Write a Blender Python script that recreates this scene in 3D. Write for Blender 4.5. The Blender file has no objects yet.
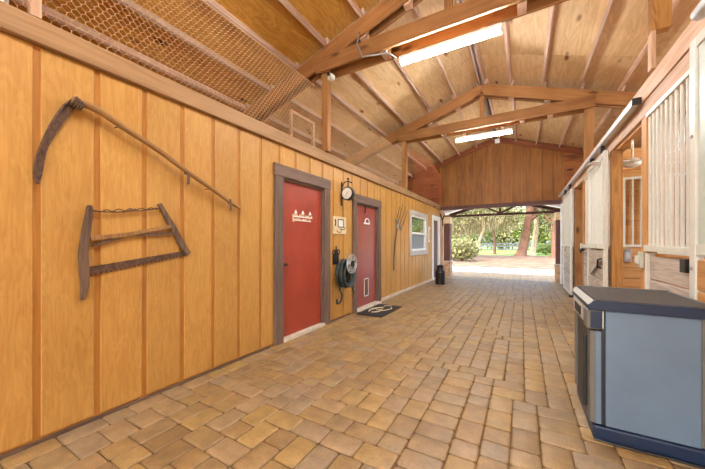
import bpy, math, random
from mathutils import Vector, Matrix
R = random.Random(7)
C = bpy.context.scene.collection
PI = math.pi

# ------------------------------------------------------------------ helpers
def lin(r, g, b):
    f = lambda c: (c/255/12.92) if c/255 <= .04045 else ((c/255+.055)/1.055)**2.4
    return (f(r), f(g), f(b), 1)

ORG = {}

class MB:
    def __init__(s):
        s.v = []; s.f = []; s.g = []; s.t = []
    def add(s, verts, faces, grain=None, tint=0.0):
        o = len(s.v)
        s.v += [tuple(p) for p in verts]
        s.f += [tuple(i+o for i in f) for f in faces]
        s.g += [tuple(p) for p in (grain if grain is not None else verts)]
        s.t += [tint]*len(verts)
        return s
    def box(s, x0, x1, y0, y1, z0, z1, axis='z', tint=None, keep=False):
        V = [(x, y, z) for x in (x0, x1) for y in (y0, y1) for z in (z0, z1)]
        F = [(0,1,3,2), (4,6,7,5), (0,4,5,1), (2,3,7,6), (0,2,6,4), (1,5,7,3)]
        off = (0,0,0) if keep else (R.uniform(0,50), R.uniform(0,50), R.uniform(0,50))
        pm = {'x': (0,1,2), 'y': (1,0,2), 'z': (2,0,1)}[axis]
        G = [tuple(p[pm[k]]+off[k] for k in range(3)) for p in V]
        return s.add(V, F, G, R.uniform(-1,1) if tint is None else tint)
    def beam(s, p0, p1, w, h, up=(0,0,1), tint=None):
        p0 = Vector(p0); p1 = Vector(p1); d = p1-p0; L = d.length; d.normalize()
        sd = d.cross(Vector(up))
        if sd.length < 1e-6: sd = d.cross(Vector((1,0,0)))
        sd.normalize(); u = sd.cross(d).normalized()
        V = []; G = []; off = Vector((R.uniform(0,50), R.uniform(0,50), R.uniform(0,50)))
        for a in (0, L):
            for b in (-w/2, w/2):
                for c in (-h/2, h/2):
                    V.append(p0+d*a+sd*b+u*c); G.append(Vector((a,b,c))+off)
        F = [(0,1,3,2), (4,6,7,5), (0,4,5,1), (2,3,7,6), (0,2,6,4), (1,5,7,3)]
        return s.add(V, F, G, R.uniform(-1,1) if tint is None else tint)
    def tube(s, pts, r, n=8, closed=False, tint=None, cap=True):
        pts = [Vector(p) for p in pts]; m = len(pts)
        rr = r if isinstance(r, (list, tuple)) else [r]*m
        V = []; G = []; F = []; ref = None; L = 0
        off = R.uniform(0,50)
        for i, p in enumerate(pts):
            a = pts[(i-1) % m] if (closed or i > 0) else p
            b = pts[(i+1) % m] if (closed or i < m-1) else p
            d = (b-a).normalized()
            if ref is None:
                ref = d.cross(Vector((0,0,1)))
                if ref.length < .1: ref = d.cross(Vector((1,0,0)))
            ref = (ref - d*ref.dot(d)).normalized()
            o2 = d.cross(ref)
            if i: L += (p-pts[i-1]).length
            for k in range(n):
                t = 2*PI*k/n
                V.append(p+(ref*math.cos(t)+o2*math.sin(t))*rr[i])
                G.append((L+off, math.cos(t)*rr[i], math.sin(t)*rr[i]))
        for i in range(m if closed else m-1):
            j = (i+1) % m
            for k in range(n):
                l = (k+1) % n
                F.append((i*n+k, i*n+l, j*n+l, j*n+k))
        if cap and not closed:
            F.append(tuple(range(n-1, -1, -1))); F.append(tuple((m-1)*n+k for k in range(n)))
        return s.add(V, F, G, R.uniform(-1,1) if tint is None else tint)
    def lathe(s, prof, c=(0,0,0), n=24, axis='z', tint=0):
        V = []; F = []; m = len(prof)
        for r, h in prof:
            for k in range(n):
                t = 2*PI*k/n; a, b = r*math.cos(t), r*math.sin(t)
                p = {'z': (a, b, h), 'x': (h, a, b), 'y': (b, h, a)}[axis]
                V.append((c[0]+p[0], c[1]+p[1], c[2]+p[2]))
        for i in range(m-1):
            for k in range(n):
                l = (k+1) % n
                F.append((i*n+k, i*n+l, (i+1)*n+l, (i+1)*n+k))
        F.append(tuple(range(n-1, -1, -1))); F.append(tuple((m-1)*n+k for k in range(n)))
        return s.add(V, F, None, tint)
    def prism(s, poly, ext, axis='z', tint=None):
        n = len(poly); e = Vector(ext)
        V = [Vector(p) for p in poly]; V += [p+e for p in V]
        F = [tuple(range(n-1, -1, -1)), tuple(range(n, 2*n))]
        F += [(i, (i+1) % n, (i+1) % n+n, i+n) for i in range(n)]
        pm = {'x': (0,1,2), 'y': (1,0,2), 'z': (2,0,1)}[axis]
        off = R.uniform(0,50)
        return s.add(V, F, [(p[pm[0]]+off, p[pm[1]], p[pm[2]]) for p in V], R.uniform(-1,1) if tint is None else tint)
    def build(s, name, mat, parent=None, bevel=0, smooth=False, seg=2):
        me = bpy.data.meshes.new(name)
        if parent is not None: org = ORG[parent.name]
        else:
            xs, ys, zs = zip(*s.v)
            org = Vector(((min(xs)+max(xs))/2, (min(ys)+max(ys))/2, min(zs)))
        me.from_pydata([(a-org.x, b-org.y, c-org.z) for a, b, c in s.v], [], s.f)
        A = me.attributes.new('gco', 'FLOAT_VECTOR', 'POINT'); A.data.foreach_set('vector', [k for g in s.g for k in g])
        T = me.attributes.new('tint', 'FLOAT', 'POINT'); T.data.foreach_set('value', s.t)
        me.materials.append(mat); me.validate(); me.update()
        o = bpy.data.objects.new(name, me); C.objects.link(o)
        if parent is not None: o.parent = parent
        else: o.location = org
        ORG[o.name] = org
        if smooth:
            me.polygons.foreach_set('use_smooth', [True]*len(me.polygons))
            try: me.set_sharp_from_angle(angle=.7)
            except Exception: pass
        if bevel:
            b = o.modifiers.new('bevel', 'BEVEL'); b.width = bevel; b.segments = seg; b.limit_method = 'ANGLE'
        return o

def tag(o, label, cat, group=None, kind=None):
    o['label'] = label; o['category'] = cat
    if group: o['group'] = group
    if kind: o['kind'] = kind
    return o
def thing(name, label, cat, loc, group=None):
    o = bpy.data.objects.new(name, None); C.objects.link(o); o.location = loc; o.empty_display_size = .1
    ORG[o.name] = Vector(loc)
    return tag(o, label, cat, group)
def struct(o, label=None):
    o['kind'] = 'structure'
    if label: o['label'] = label
    return o

# ------------------------------------------------------------------ materials
def newmat(name):
    m = bpy.data.materials.new(name); m.use_nodes = True
    nt = m.node_tree; b = nt.nodes['Principled BSDF']
    return m, nt, b
def node(nt, typ, **kw):
    n = nt.nodes.new(typ)
    for k, v in kw.items():
        if k.startswith('i_'):
            key = k[2:]
            n.inputs[int(key) if key.isdigit() else key.replace('_', ' ')].default_value = v
        else: setattr(n, k, v)
    return n
def ramp(nt, stops):
    r = nt.nodes.new('ShaderNodeValToRGB'); e = r.color_ramp.elements
    e[0].position, e[0].color = stops[0]; e[1].position, e[1].color = stops[-1]
    for p, c in stops[1:-1]:
        k = e.new(p); k.color = c
    return r
def mixc(nt, a, b, fac, mode='MIX'):
    m = nt.nodes.new('ShaderNodeMix'); m.data_type = 'RGBA'; m.blend_type = mode
    for i, x in ((0, fac), (6, a), (7, b)):
        if hasattr(x, 'links') or isinstance(x, bpy.types.NodeSocket): nt.links.new(x, m.inputs[i])
        else: m.inputs[i].default_value = x
    return m.outputs[2]

def plain(name, col, rough=.5, metal=0, noise=.08, scale=9, bump=0, spec=.5):
    m, nt, b = newmat(name)
    tc = node(nt, 'ShaderNodeTexCoord')
    n = node(nt, 'ShaderNodeTexNoise', i_Scale=scale, i_Detail=5.0, i_Roughness=.6)
    nt.links.new(tc.outputs['Object'], n.inputs['Vector'])
    d = tuple(c*(1-noise*2.2) for c in col[:3])+(1,); l = tuple(min(1, c*(1+noise*2)) for c in col[:3])+(1,)
    r = ramp(nt, [(.3, d), (.7, l)])
    nt.links.new(n.outputs[0], r.inputs[0]); nt.links.new(r.outputs[0], b.inputs['Base Color'])
    b.inputs['Roughness'].default_value = rough; b.inputs['Metallic'].default_value = metal
    b.inputs['Specular IOR Level'].default_value = spec
    if bump:
        bp = node(nt, 'ShaderNodeBump', i_Strength=bump, i_Distance=.01)
        nt.links.new(n.outputs[0], bp.inputs['Height']); nt.links.new(bp.outputs[0], b.inputs['Normal'])
    return m

def wood(name, dark, light, rough=.6, slong=1.2, scross=14, tintamt=.12, knots=0, blotch=.25, fine=.25, knotcol=None, bump=.15, swirl=.6, spec=.3, ring=.30, bands=22):
    m, nt, b = newmat(name); L = nt.links.new
    a = node(nt, 'ShaderNodeAttribute', attribute_name='gco')
    t = node(nt, 'ShaderNodeAttribute', attribute_name='tint')
    mp = node(nt, 'ShaderNodeMapping'); mp.inputs['Scale'].default_value = (slong, scross, scross); L(a.outputs['Vector'], mp.inputs['Vector'])
    n1 = node(nt, 'ShaderNodeTexNoise', i_Scale=1.0, i_Detail=4.0, i_Roughness=.55, i_Distortion=swirl); L(mp.outputs[0], n1.inputs['Vector'])
    # growth-ring bands drawn by a stretched noise run through a sine
    mu = node(nt, 'ShaderNodeMath', operation='MULTIPLY'); mu.inputs[1].default_value = bands; L(n1.outputs[0], mu.inputs[0])
    si = node(nt, 'ShaderNodeMath', operation='SINE'); L(mu.outputs[0], si.inputs[0])
    ma = node(nt, 'ShaderNodeMapRange'); ma.inputs[1].default_value = -1; ma.inputs[2].default_value = 1; L(si.outputs[0], ma.inputs[0])
    mp2 = node(nt, 'ShaderNodeMapping'); mp2.inputs['Scale'].default_value = (slong*2.5, scross*9, scross*9); L(a.outputs['Vector'], mp2.inputs['Vector'])
    n2 = node(nt, 'ShaderNodeTexNoise', i_Scale=1.0, i_Detail=3.0); L(mp2.outputs[0], n2.inputs['Vector'])
    n3 = node(nt, 'ShaderNodeTexNoise', i_Scale=1.6, i_Detail=2.0); L(a.outputs['Vector'], n3.inputs['Vector'])
    s1 = node(nt, 'ShaderNodeMath', operation='MULTIPLY'); s1.inputs[1].default_value = ring; L(ma.outputs[0], s1.inputs[0])
    s2 = node(nt, 'ShaderNodeMath', operation='MULTIPLY_ADD'); s2.inputs[1].default_value = fine*1.6; L(n2.outputs[0], s2.inputs[0]); L(s1.outputs[0], s2.inputs[2])
    s3 = node(nt, 'ShaderNodeMath', operation='MULTIPLY_ADD'); s3.inputs[1].default_value = blotch*2; L(n3.outputs[0], s3.inputs[0]); L(s2.outputs[0], s3.inputs[2])
    mx = ring*.5+fine*.8+blotch
    r = ramp(nt, [(max(0, mx-.34), light), (min(1, mx+.34), dark)]); L(s3.outputs[0], r.inputs[0])
    tm = node(nt, 'ShaderNodeMath', operation='MULTIPLY_ADD'); tm.inputs[1].default_value = tintamt; tm.inputs[2].default_value = 1; L(t.outputs['Fac'], tm.inputs[0])
    col = mixc(nt, r.outputs[0], tm.outputs[0], 1.0, 'MULTIPLY')
    if knots:
        mp3 = node(nt, 'ShaderNodeMapping'); mp3.inputs['Scale'].default_value = (1.7*knots, 4.2*knots, 4.2*knots); L(a.outputs['Vector'], mp3.inputs['Vector'])
        nd = node(nt, 'ShaderNodeTexNoise', i_Scale=3.0); L(mp3.outputs[0], nd.inputs['Vector'])
        ad = node(nt, 'ShaderNodeMix'); ad.data_type = 'VECTOR'; ad.inputs[0].default_value = .12; L(mp3.outputs[0], ad.inputs[4]); L(nd.outputs[1], ad.inputs[5])
        vo = node(nt, 'ShaderNodeTexVoronoi', i_Scale=1.0); L(ad.outputs[1], vo.inputs['Vector'])
        kr = ramp(nt, [(.07, (1,1,1,1)), (.17, (0,0,0,1))]); L(vo.outputs['Distance'], kr.inputs[0])
        col = mixc(nt, col, knotcol or tuple(c*.4 for c in dark[:3])+(1,), kr.outputs[0])
    L(col, b.inputs['Base Color'])
    b.inputs['Roughness'].default_value = rough; b.inputs['Specular IOR Level'].default_value = spec
    if bump:
        bp = node(nt, 'ShaderNodeBump', i_Strength=bump, i_Distance=.004); L(s2.outputs[0], bp.inputs['Height']); L(bp.outputs[0], b.inputs['Normal'])
    return m

def paver_mat():
    m, nt, b = newmat('tumbled_paver'); L = nt.links.new
    t = node(nt, 'ShaderNodeAttribute', attribute_name='tint')
    r = ramp(nt, [(0, lin(136,108,70)), (.2, lin(160,128,80)), (.4, lin(144,118,82)), (.6, lin(168,136,80)), (.8, lin(150,128,98)), (1, lin(162,132,92))])
    L(t.outputs['Fac'], r.inputs[0])
    g = node(nt, 'ShaderNodeAttribute', attribute_name='gco')
    n = node(nt, 'ShaderNodeTexNoise', i_Scale=9.0, i_Detail=6.0, i_Roughness=.65); L(g.outputs['Vector'], n.inputs['Vector'])
    n2 = node(nt, 'ShaderNodeTexNoise', i_Scale=150.0, i_Detail=2.0); L(g.outputs['Vector'], n2.inputs['Vector'])
    r2 = ramp(nt, [(.3, (.68,.66,.64,1)), (.7, (1.18,1.16,1.12,1))]); L(n.outputs[0], r2.inputs[0])
    r3 = ramp(nt, [(.3, (.8,.8,.8,1)), (.7, (1.15,1.15,1.15,1))]); L(n2.outputs[0], r3.inputs[0])
    c = mixc(nt, r.outputs[0], r2.outputs[0], 1.0, 'MULTIPLY'); c = mixc(nt, c, r3.outputs[0], 1.0, 'MULTIPLY')
    L(c, b.inputs['Base Color']); b.inputs['Roughness'].default_value = .48; b.inputs['Specular IOR Level'].default_value = .6
    bp = node(nt, 'ShaderNodeBump', i_Strength=.35, i_Distance=.004); L(n2.outputs[0], bp.inputs['Height']); L(bp.outputs[0], b.inputs['Normal'])
    return m

def stone_mat(name, a, bcol, mortar):
    m, nt, b = newmat(name); L = nt.links.new
    tc = node(nt, 'ShaderNodeTexCoord')
    v = node(nt, 'ShaderNodeTexVoronoi', i_Scale=9.0); L(tc.outputs['Object'], v.inputs['Vector'])
    v2 = node(nt, 'ShaderNodeTexVoronoi', i_Scale=9.0, feature='DISTANCE_TO_EDGE'); L(tc.outputs['Object'], v2.inputs['Vector'])
    c = mixc(nt, a, bcol, v.outputs['Color'])
    r = ramp(nt, [(.03, (0,0,0,1)), (.07, (1,1,1,1))]); L(v2.outputs['Distance'], r.inputs[0])
    L(mixc(nt, mortar, c, r.outputs[0]), b.inputs['Base Color']); b.inputs['Roughness'].default_value = .85
    bp = node(nt, 'ShaderNodeBump', i_Strength=.6, i_Distance=.02); L(r.outputs[0], bp.inputs['Height']); L(bp.outputs[0], b.inputs['Normal'])
    return m

def leaf_mat(name, c1, c2, trans=.4):
    m, nt, b = newmat(name); L = nt.links.new
    t = node(nt, 'ShaderNodeAttribute', attribute_name='tint')
    r = ramp(nt, [(0, c1), (1, c2)]); L(t.outputs['Fac'], r.inputs[0])
    L(r.outputs[0], b.inputs['Base Color']); b.inputs['Roughness'].default_value = .6
    tr = node(nt, 'ShaderNodeBsdfTranslucent'); L(r.outputs[0], tr.inputs[0])
    mx = node(nt, 'ShaderNodeMixShader'); mx.inputs[0].default_value = trans
    L(b.outputs[0], mx.inputs[1]); L(tr.outputs[0], mx.inputs[2])
    L(mx.outputs[0], nt.nodes['Material Output'].inputs[0])
    return m

def emit(name, col, s):
    m, nt, b = newmat(name)
    b.inputs['Base Color'].default_value = col; b.inputs['Emission Color'].default_value = col; b.inputs['Emission Strength'].default_value = s
    return m

def ground_mat(name, c1, c2, c3, scale, bump=.3):
    m, nt, b = newmat(name); L = nt.links.new
    tc = node(nt, 'ShaderNodeTexCoord')
    n = node(nt, 'ShaderNodeTexNoise', i_Scale=scale, i_Detail=8.0, i_Roughness=.7); L(tc.outputs['Object'], n.inputs['Vector'])
    n2 = node(nt, 'ShaderNodeTexNoise', i_Scale=scale*25, i_Detail=3.0); L(tc.outputs['Object'], n2.inputs['Vector'])
    r = ramp(nt, [(.32, c1), (.5, c2), (.68, c3)]); L(n.outputs[0], r.inputs[0])
    r2 = ramp(nt, [(.3, (.75,.75,.75,1)), (.7, (1.2,1.2,1.2,1))]); L(n2.outputs[0], r2.inputs[0])
    L(mixc(nt, r.outputs[0], r2.outputs[0], 1.0, 'MULTIPLY'), b.inputs['Base Color']); b.inputs['Roughness'].default_value = .95
    bp = node(nt, 'ShaderNodeBump', i_Strength=bump, i_Distance=.03); L(n2.outputs[0], bp.inputs['Height']); L(bp.outputs[0], b.inputs['Normal'])
    return m

M = {}
M['siding'] = wood('yellow_plank_siding', lin(166,114,50), lin(212,164,88), rough=.5, slong=2.2, scross=11, tintamt=.06, blotch=.2, fine=.26, knotcol=lin(150,100,50), bump=.12, swirl=1.6, ring=.13, bands=30)
M['groove'] = wood('orange_groove', lin(164,106,44), lin(192,134,62), rough=.55, slong=1, scross=12, tintamt=.06)
M['timber'] = wood('truss_timber', lin(138,90,48), lin(182,130,76), rough=.6, slong=.9, scross=12, tintamt=.16, knots=1.0, blotch=.35, ring=.16, fine=.4)
M['pale_timber'] = wood('pale_timber', lin(184,142,110), lin(220,184,154), rough=.6, slong=.9, scross=12, tintamt=.12, knots=.4)
M['knotty'] = wood('knotty_post', lin(124,78,36), lin(196,142,78), rough=.55, slong=1.1, scross=10, tintamt=.08, knots=1.0, blotch=.3, swirl=1.3)
M['purlin'] = wood('purlin_timber', lin(186,148,124), lin(226,196,172), rough=.65, slong=.9, scross=14, tintamt=.2, blotch=.3)
M['deck'] = wood('roof_plywood', lin(200,158,106), lin(232,200,152), rough=.65, slong=1.0, scross=6, tintamt=.07, knots=1.0, blotch=.25, fine=.3, knotcol=lin(128,76,42), swirl=1.6, ring=.24, bands=26)
M['gold_deck'] = wood('warm_lit_fir_plywood', lin(172,116,42), lin(216,162,76), rough=.6, slong=1.4, scross=5, tintamt=.08, knots=1.0, blotch=.25, fine=.22, knotcol=lin(110,62,26), swirl=2.2, ring=.3, bands=30)  # yellow plywood tone with warm bounce light painted into it
M['trim'] = wood('weathered_trim', lin(134,98,70), lin(172,132,98), rough=.7, slong=1, scross=12, tintamt=.05)
M['top_plate'] = wood('top_plate_timber', lin(138,102,66), lin(176,138,96), rough=.65, slong=.9, scross=12, tintamt=.05, knots=.35)
M['door_trim'] = wood('grey_brown_door_trim', lin(92,72,62), lin(128,104,90), rough=.7, slong=1.2, scross=16, tintamt=.06)
M['gable'] = wood('brown_gable_siding', lin(116,70,30), lin(160,104,48), rough=.6, slong=.8, scross=8, tintamt=.12, blotch=.3)
M['red_boards'] = wood('red_brown_boards', lin(96,46,24), lin(142,78,44), rough=.65, slong=.8, scross=10, tintamt=.15)
M['rough_boards'] = wood('rough_orange_brown_boards', lin(104,52,24), lin(166,102,54), rough=.7, slong=1.0, scross=10, tintamt=.2, knots=.9, blotch=.35)
M['fascia'] = wood('purple_brown_fascia', lin(80,52,48), lin(110,74,66), rough=.65, slong=.8, scross=12, tintamt=.08)
M['stall_planks'] = wood('orange_stall_planks', lin(176,118,64), lin(218,164,100), rough=.55, slong=.8, scross=9, tintamt=.12, knots=.4, blotch=.3)
M['weathered'] = wood('weathered_white_planks', lin(160,146,130), lin(212,200,186), rough=.75, slong=1.4, scross=16, tintamt=.1, knots=.9, knotcol=lin(110,82,62), fine=.35)
M['white_metal'] = plain('white_painted_metal', lin(218,216,204), .35, noise=.03)
M['track_metal'] = plain('galvanised_white_track', lin(212,214,214), .35, metal=.2, noise=.04)
M['pale_panel'] = plain('pale_green_white_panel', lin(196,202,190), .4, noise=.04)
M['red_door'] = plain('red_door_paint', lin(160,62,40), .42, noise=.06, scale=3)
M['maroon_door'] = plain('maroon_door_paint', lin(150,66,58), .3, noise=.06, scale=3, spec=.8)
M['sill'] = plain('pale_concrete_sill', lin(206,192,172), .8, noise=.1)
M['rust'] = plain('rusty_iron', lin(96,70,52), .7, metal=.3, noise=.3, scale=40, bump=.4)
M['dark_iron'] = plain('dark_iron', lin(48,44,42), .5, metal=.6, noise=.2, scale=30)
M['black'] = plain('black_plastic', lin(32,33,36), .45, noise=.1)
M['grey_metal'] = plain('grey_metal', lin(176,178,178), .35, metal=.7, noise=.06)
M['old_wood'] = wood('old_grey_wood', lin(74,56,44), lin(126,100,78), rough=.75, slong=2, scross=30, tintamt=.06)
M['snath'] = wood('worn_snath_wood', lin(120,84,46), lin(170,128,78), rough=.65, slong=2, scross=30, tintamt=.04)
M['white'] = plain('white_paint', lin(238,236,230), .5, noise=.02)
M['cream'] = plain('cream_plate', lin(222,200,158), .6, noise=.06)
M['hose'] = plain('dark_green_hose', lin(44,58,58), .45, noise=.12)
M['cab_blue'] = plain('blue_grey_steel', lin(104,125,145), .38, noise=.045, scale=3, metal=.15)
M['cab_navy'] = plain('navy_plastic', lin(22,40,66), .4, noise=.06)
M['cab_top'] = plain('dark_brown_grey_worktop', lin(64,60,56), .6, noise=.06, scale=14)
M['cab_grey'] = plain('warm_grey_trim', lin(104,102,96), .4, noise=.05)
M['cab_light'] = plain('light_grey_edge', lin(196,198,196), .35, noise=.03)
M['wire'] = plain('galvanised_wire', lin(222,186,140), .5, metal=.1, noise=.05)
M['stone'] = stone_mat('stone_veneer', lin(214,178,140), lin(158,118,88), lin(196,182,166))
M['bark'] = wood('oak_bark', lin(74,50,38), lin(134,100,80), rough=.9, slong=2.2, scross=9, tintamt=.1, bump=.8)
M['pale_bark'] = wood('pale_bark', lin(150,126,104), lin(206,186,160), rough=.9, slong=2.2, scross=9, tintamt=.1, bump=.6)
M['paver'] = paver_mat()
M['fence_grey'] = plain('grey_fence_paint', lin(84,90,96), .8)
M['sand'] = ground_mat('joint_sand', lin(84,62,36), lin(104,78,46), lin(128,100,64), 6)
M['gravel'] = ground_mat('pale_gravel', lin(206,198,192), lin(222,216,212), lin(234,230,226), 3)
M['litter'] = ground_mat('leaf_litter', lin(80,60,42), lin(114,88,64), lin(154,124,92), 1.4)
M['grass'] = ground_mat('lawn_grass', lin(84,112,38), lin(120,146,54), lin(156,170,84), .9)
M['dirt'] = ground_mat('stall_bedding', lin(130,90,54), lin(158,112,70), lin(180,136,90), 5)
M['leaf_pale'] = leaf_mat('pale_olive_leaves', lin(62,72,34), lin(190,184,126), .45)
M['leaf_mid'] = leaf_mat('mid_green_leaves', lin(34,52,22), lin(136,152,84), .45)
M['leaf_bright'] = leaf_mat('bright_green_leaves', lin(58,80,28), lin(172,182,98), .45)
M['moss'] = leaf_mat('hanging_moss', lin(110,98,66), lin(204,190,148), .5)
M['tube'] = emit('fluorescent_tube', (.95, .975, 1, 1), 175)
M['mat_rubber'] = plain('black_rubber_mat', lin(38,36,34), .8, noise=.15, scale=60, bump=.5)
M['sheet'] = plain('white_sheeting', lin(240,240,236), .6, noise=.04)
M['dark_room'] = plain('dim_room_paint', lin(120,116,110), .8)
M['mustard'] = M['cream']

def glass_mat():
    m, nt, b = newmat('window_glass')
    b.inputs['Base Color'].default_value = (.9, .95, .95, 1); b.inputs['Roughness'].default_value = .02
    b.inputs['Transmission Weight'].default_value = 1.0; b.inputs['IOR'].default_value = 1.5
    b.inputs['Coat Weight'].default_value = 1.0; b.inputs['Coat IOR'].default_value = 2.2
    return m
M['glass'] = glass_mat()
M['screen'] = plain('grey_insect_screen', lin(128,132,136), .6, noise=.04, scale=60)

# ------------------------------------------------------------------ key dimensions
WX = -2.65          # face of the left plank wall
SX = 1.06           # face of the stall fronts
RX = -.78           # ridge line
GY = 11.2           # front gable
BY = -3.6           # rear end of the barn
SL = .33
RT = 4.82           # top of rafters at the ridge
PH = .115
def rt(x): return RT-SL*abs(x-RX)

# ------------------------------------------------------------------ floor of tumbled pavers
def paver_floor(name, x0, x1, y0, y1, zt, parent=None):
    u = .081; nx = int(round((x1-x0)/u)); ny = int(round((y1-y0)/u))
    occ = [[False]*nx for _ in range(ny)]; blocks = []
    for j in range(ny):
        i = 0
        while i < nx:
            if occ[j][i]: i += 1; continue
            L = 0
            while i+L < nx and not occ[j][i+L]: L += 1
            ok = [w for w in (2, 3) if L-w != 1 and w <= L] or [L]
            w = R.choices(ok, [1.5 if k == 2 else 1 for k in ok])[0]
            h = R.choice((2, 3, 3)) if w == 2 else 2
            h = min(h, ny-j)
            for a in range(h):
                for b in range(w): occ[j+a][i+b] = True
            blocks.append((i, j, w, h)); i += w
    mb = MB()
    for i, j, w, h in blocks:
        jt = lambda: R.uniform(-.0022, .0022)
        a0, a1 = x0+i*u+.003+jt(), x0+(i+w)*u-.003+jt()
        b0, b1 = y0+j*u+.003+jt(), y0+(j+h)*u-.003+jt()
        tx, ty = R.uniform(-.012, .012), R.uniform(-.012, .012); dz = R.uniform(-.0018, .0012)
        cx, cy = (a0+a1)/2, (b0+b1)/2; V = []; rings = []
        for ins, z in ((0, -.035), (0, -.007), (.004, -.002), (.011, 0)):
            rad = .020-ins*.6; ring = []
            for qx, qy, st in ((1, 1, 0), (-1, 1, 1), (-1, -1, 2), (1, -1, 3)):
                hx, hy = (a1-a0)/2-ins-rad, (b1-b0)/2-ins-rad
                for k in range(4):
                    t = (st+k/3)*PI/2
                    px, py = cx+qx*hx+rad*math.cos(t), cy+qy*hy+rad*math.sin(t)
                    if z > -.03: px += R.uniform(-.0012, .0012); py += R.uniform(-.0012, .0012)
                    ring.append(len(V)); V.append((px, py, zt+z+dz+(px-cx)*tx+(py-cy)*ty))
            rings.append(ring)
        F = [tuple(rings[-1])]
        for ra, rb in zip(rings, rings[1:]):
            for k in range(16): F.append((ra[k], ra[(k+1) % 16], rb[(k+1) % 16], rb[k]))
        o = R.uniform(0, 60)
        mb.add(V, F, [(p[0]+o, p[1]+o, p[2]) for p in V], R.random())
    return mb.build(name, M['paver'], parent, smooth=True)

fl = MB().box(-2.75, 1.12, BY, 13.9, -.06, -.006, 'y').build('floor', M['sand'])
struct(fl)
paver_floor('pavers', -2.655, 1.082, -.6, 13.9, .003, fl)

# ------------------------------------------------------------------ left wall: vertical planks with grooves
def cut(rect, holes):
    out = [rect]
    for h in holes:
        nxt = []
        for r in out:
            a, b, c, d = r
            if h[0] >= b or h[1] <= a or h[2] >= d or h[3] <= c: nxt.append(r); continue
            y0, y1 = max(a, h[0]), min(b, h[1])
            if a < y0: nxt.append((a, y0, c, d))
            if y1 < b: nxt.append((y1, b, c, d))
            if c < h[2]: nxt.append((y0, y1, c, h[2]))
            if h[3] < d: nxt.append((y0, y1, h[3], d))
        out = nxt
    return [r for r in out if r[1]-r[0] > .002 and r[3]-r[2] > .002]
D1 = (2.80, 3.70, 0, 2.11); D2 = (4.72, 5.66, 0, 2.02); WN = (7.82, 9.22, 1.05, 2.05); D3 = (10.12, 10.92, 0, 2.1)
WH = 2.515
mb = MB()
for r in cut((BY, 11.1, .0, WH+.15), [D1, D2, WN, D3]):
    mb.box(WX-.10, WX-.010, r[0], r[1], r[2], r[3], 'z', 0, True)
wl = struct(mb.build('wall_left', M['groove']))
mb = MB(); k0 = int((BY-.613)/.305)-1; edges = []
g = .613+.305*k0
while g < 11.1:
    a, b = g+.018, min(g+.305-.018, 11.1)
    if b > BY+.05:
        off = (R.uniform(0, 40), R.uniform(0, 40)); tn = R.uniform(-1, 1)
        for r in cut((max(a, BY), b, .035, WH), [D1, D2, WN, D3]):
            i = len(mb.v); mb.box(WX-.012, WX, r[0], r[1], r[2], r[3], 'z', tn, True)
            for q in range(i, len(mb.g)): mb.g[q] = (mb.g[q][0]+off[0], mb.g[q][1]+off[1], mb.g[q][2])
    g += .305
mb.build('planks', M['siding'], wl, bevel=.004, seg=1)
mb = MB().box(WX-.02, WX+.006, BY, 2.60, .0, .022, 'y').box(WX-.02, WX+.006, 3.88, 4.5, .0, .022, 'y').box(WX-.02, WX+.004, 5.8, 5.81, .0, .03, 'y')
struct(mb.build('baseboard_left', M['old_wood']))
struct(MB().box(WX-.02, WX+.02, 5.82, 10.0, .0, .07, 'y').build('trim_4', M['sill'], bevel=.004))
mb = MB().box(WX-.09, WX+.04, BY, 11.08, WH+.004, WH+.158, 'y', 0)
struct(mb.build('trim_1', M['top_plate'], bevel=.006))

def door(name, D, mat, tw, th, sill):
    y0, y1, z0, z1 = D
    mb = MB().box(WX-.075, WX-.03, y0+.03, y1-.03, .05, z1-.03, 'z', 0)
    d = struct(mb.build(name, mat, bevel=.003))
    mb = MB()
    mb.box(WX-.10, WX-.0, y0, y0+.03, 0, z1, 'z').box(WX-.10, WX, y1-.03, y1, 0, z1, 'z').box(WX-.10, WX, y0, y1, z1-.03, z1, 'y')
    mb.build('jamb', M['door_trim'], d)
    mb = MB()
    mb.box(WX, WX+.03, y0-tw, y0, 0, z1, 'z').box(WX, WX+.03, y1, y1+tw, 0, z1, 'z').box(WX, WX+.034, y0-tw-.01, y1+tw+.01, z1, z1+th, 'y')
    mb.build('casing', M['door_trim'], d, bevel=.005)
    MB().box(WX-.10, WX+sill, y0+.0, y1-.0, .0, .045, 'y').build('threshold', M['sill'], d, bevel=.006)
    return d
d1 = door('door_1', D1, M['red_door'], .15, .15, .04)
mb = MB().lathe([(.024, .0), (.024, .006), (.010, .010), (.010, .025), (.018, .032), (.022, .042), (.017, .054), (.002, .058)], (WX-.03, D1[0]+.07, .99), 16, 'x')
mb.build('door_knob', M['rust'], d1, smooth=True)
d2 = door('door_2', D2, M['maroon_door'], .13, .15, .10)
mb = MB()
mb.box(WX-.03, WX-.022, 5.10, 5.28, .22, .235).box(WX-.03, WX-.022, 5.10, 5.28, .555, .57).box(WX-.03, WX-.022, 5.10, 5.115, .22, .57).box(WX-.03, WX-.022, 5.265, 5.28, .22, .57)
mb.build('vent_frame', M['white'], d2)
MB().box(WX-.03, WX-.026, 5.115, 5.265, .235, .555).build('vent_flap', M['old_wood'], d2)
d3 = door('door_3', D3, M['fascia'], .10, .12, .02)
for ch in d3.children:
    if ch.name.startswith(('casing', 'jamb')):
        ch.data.materials[0] = M['white']

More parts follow.
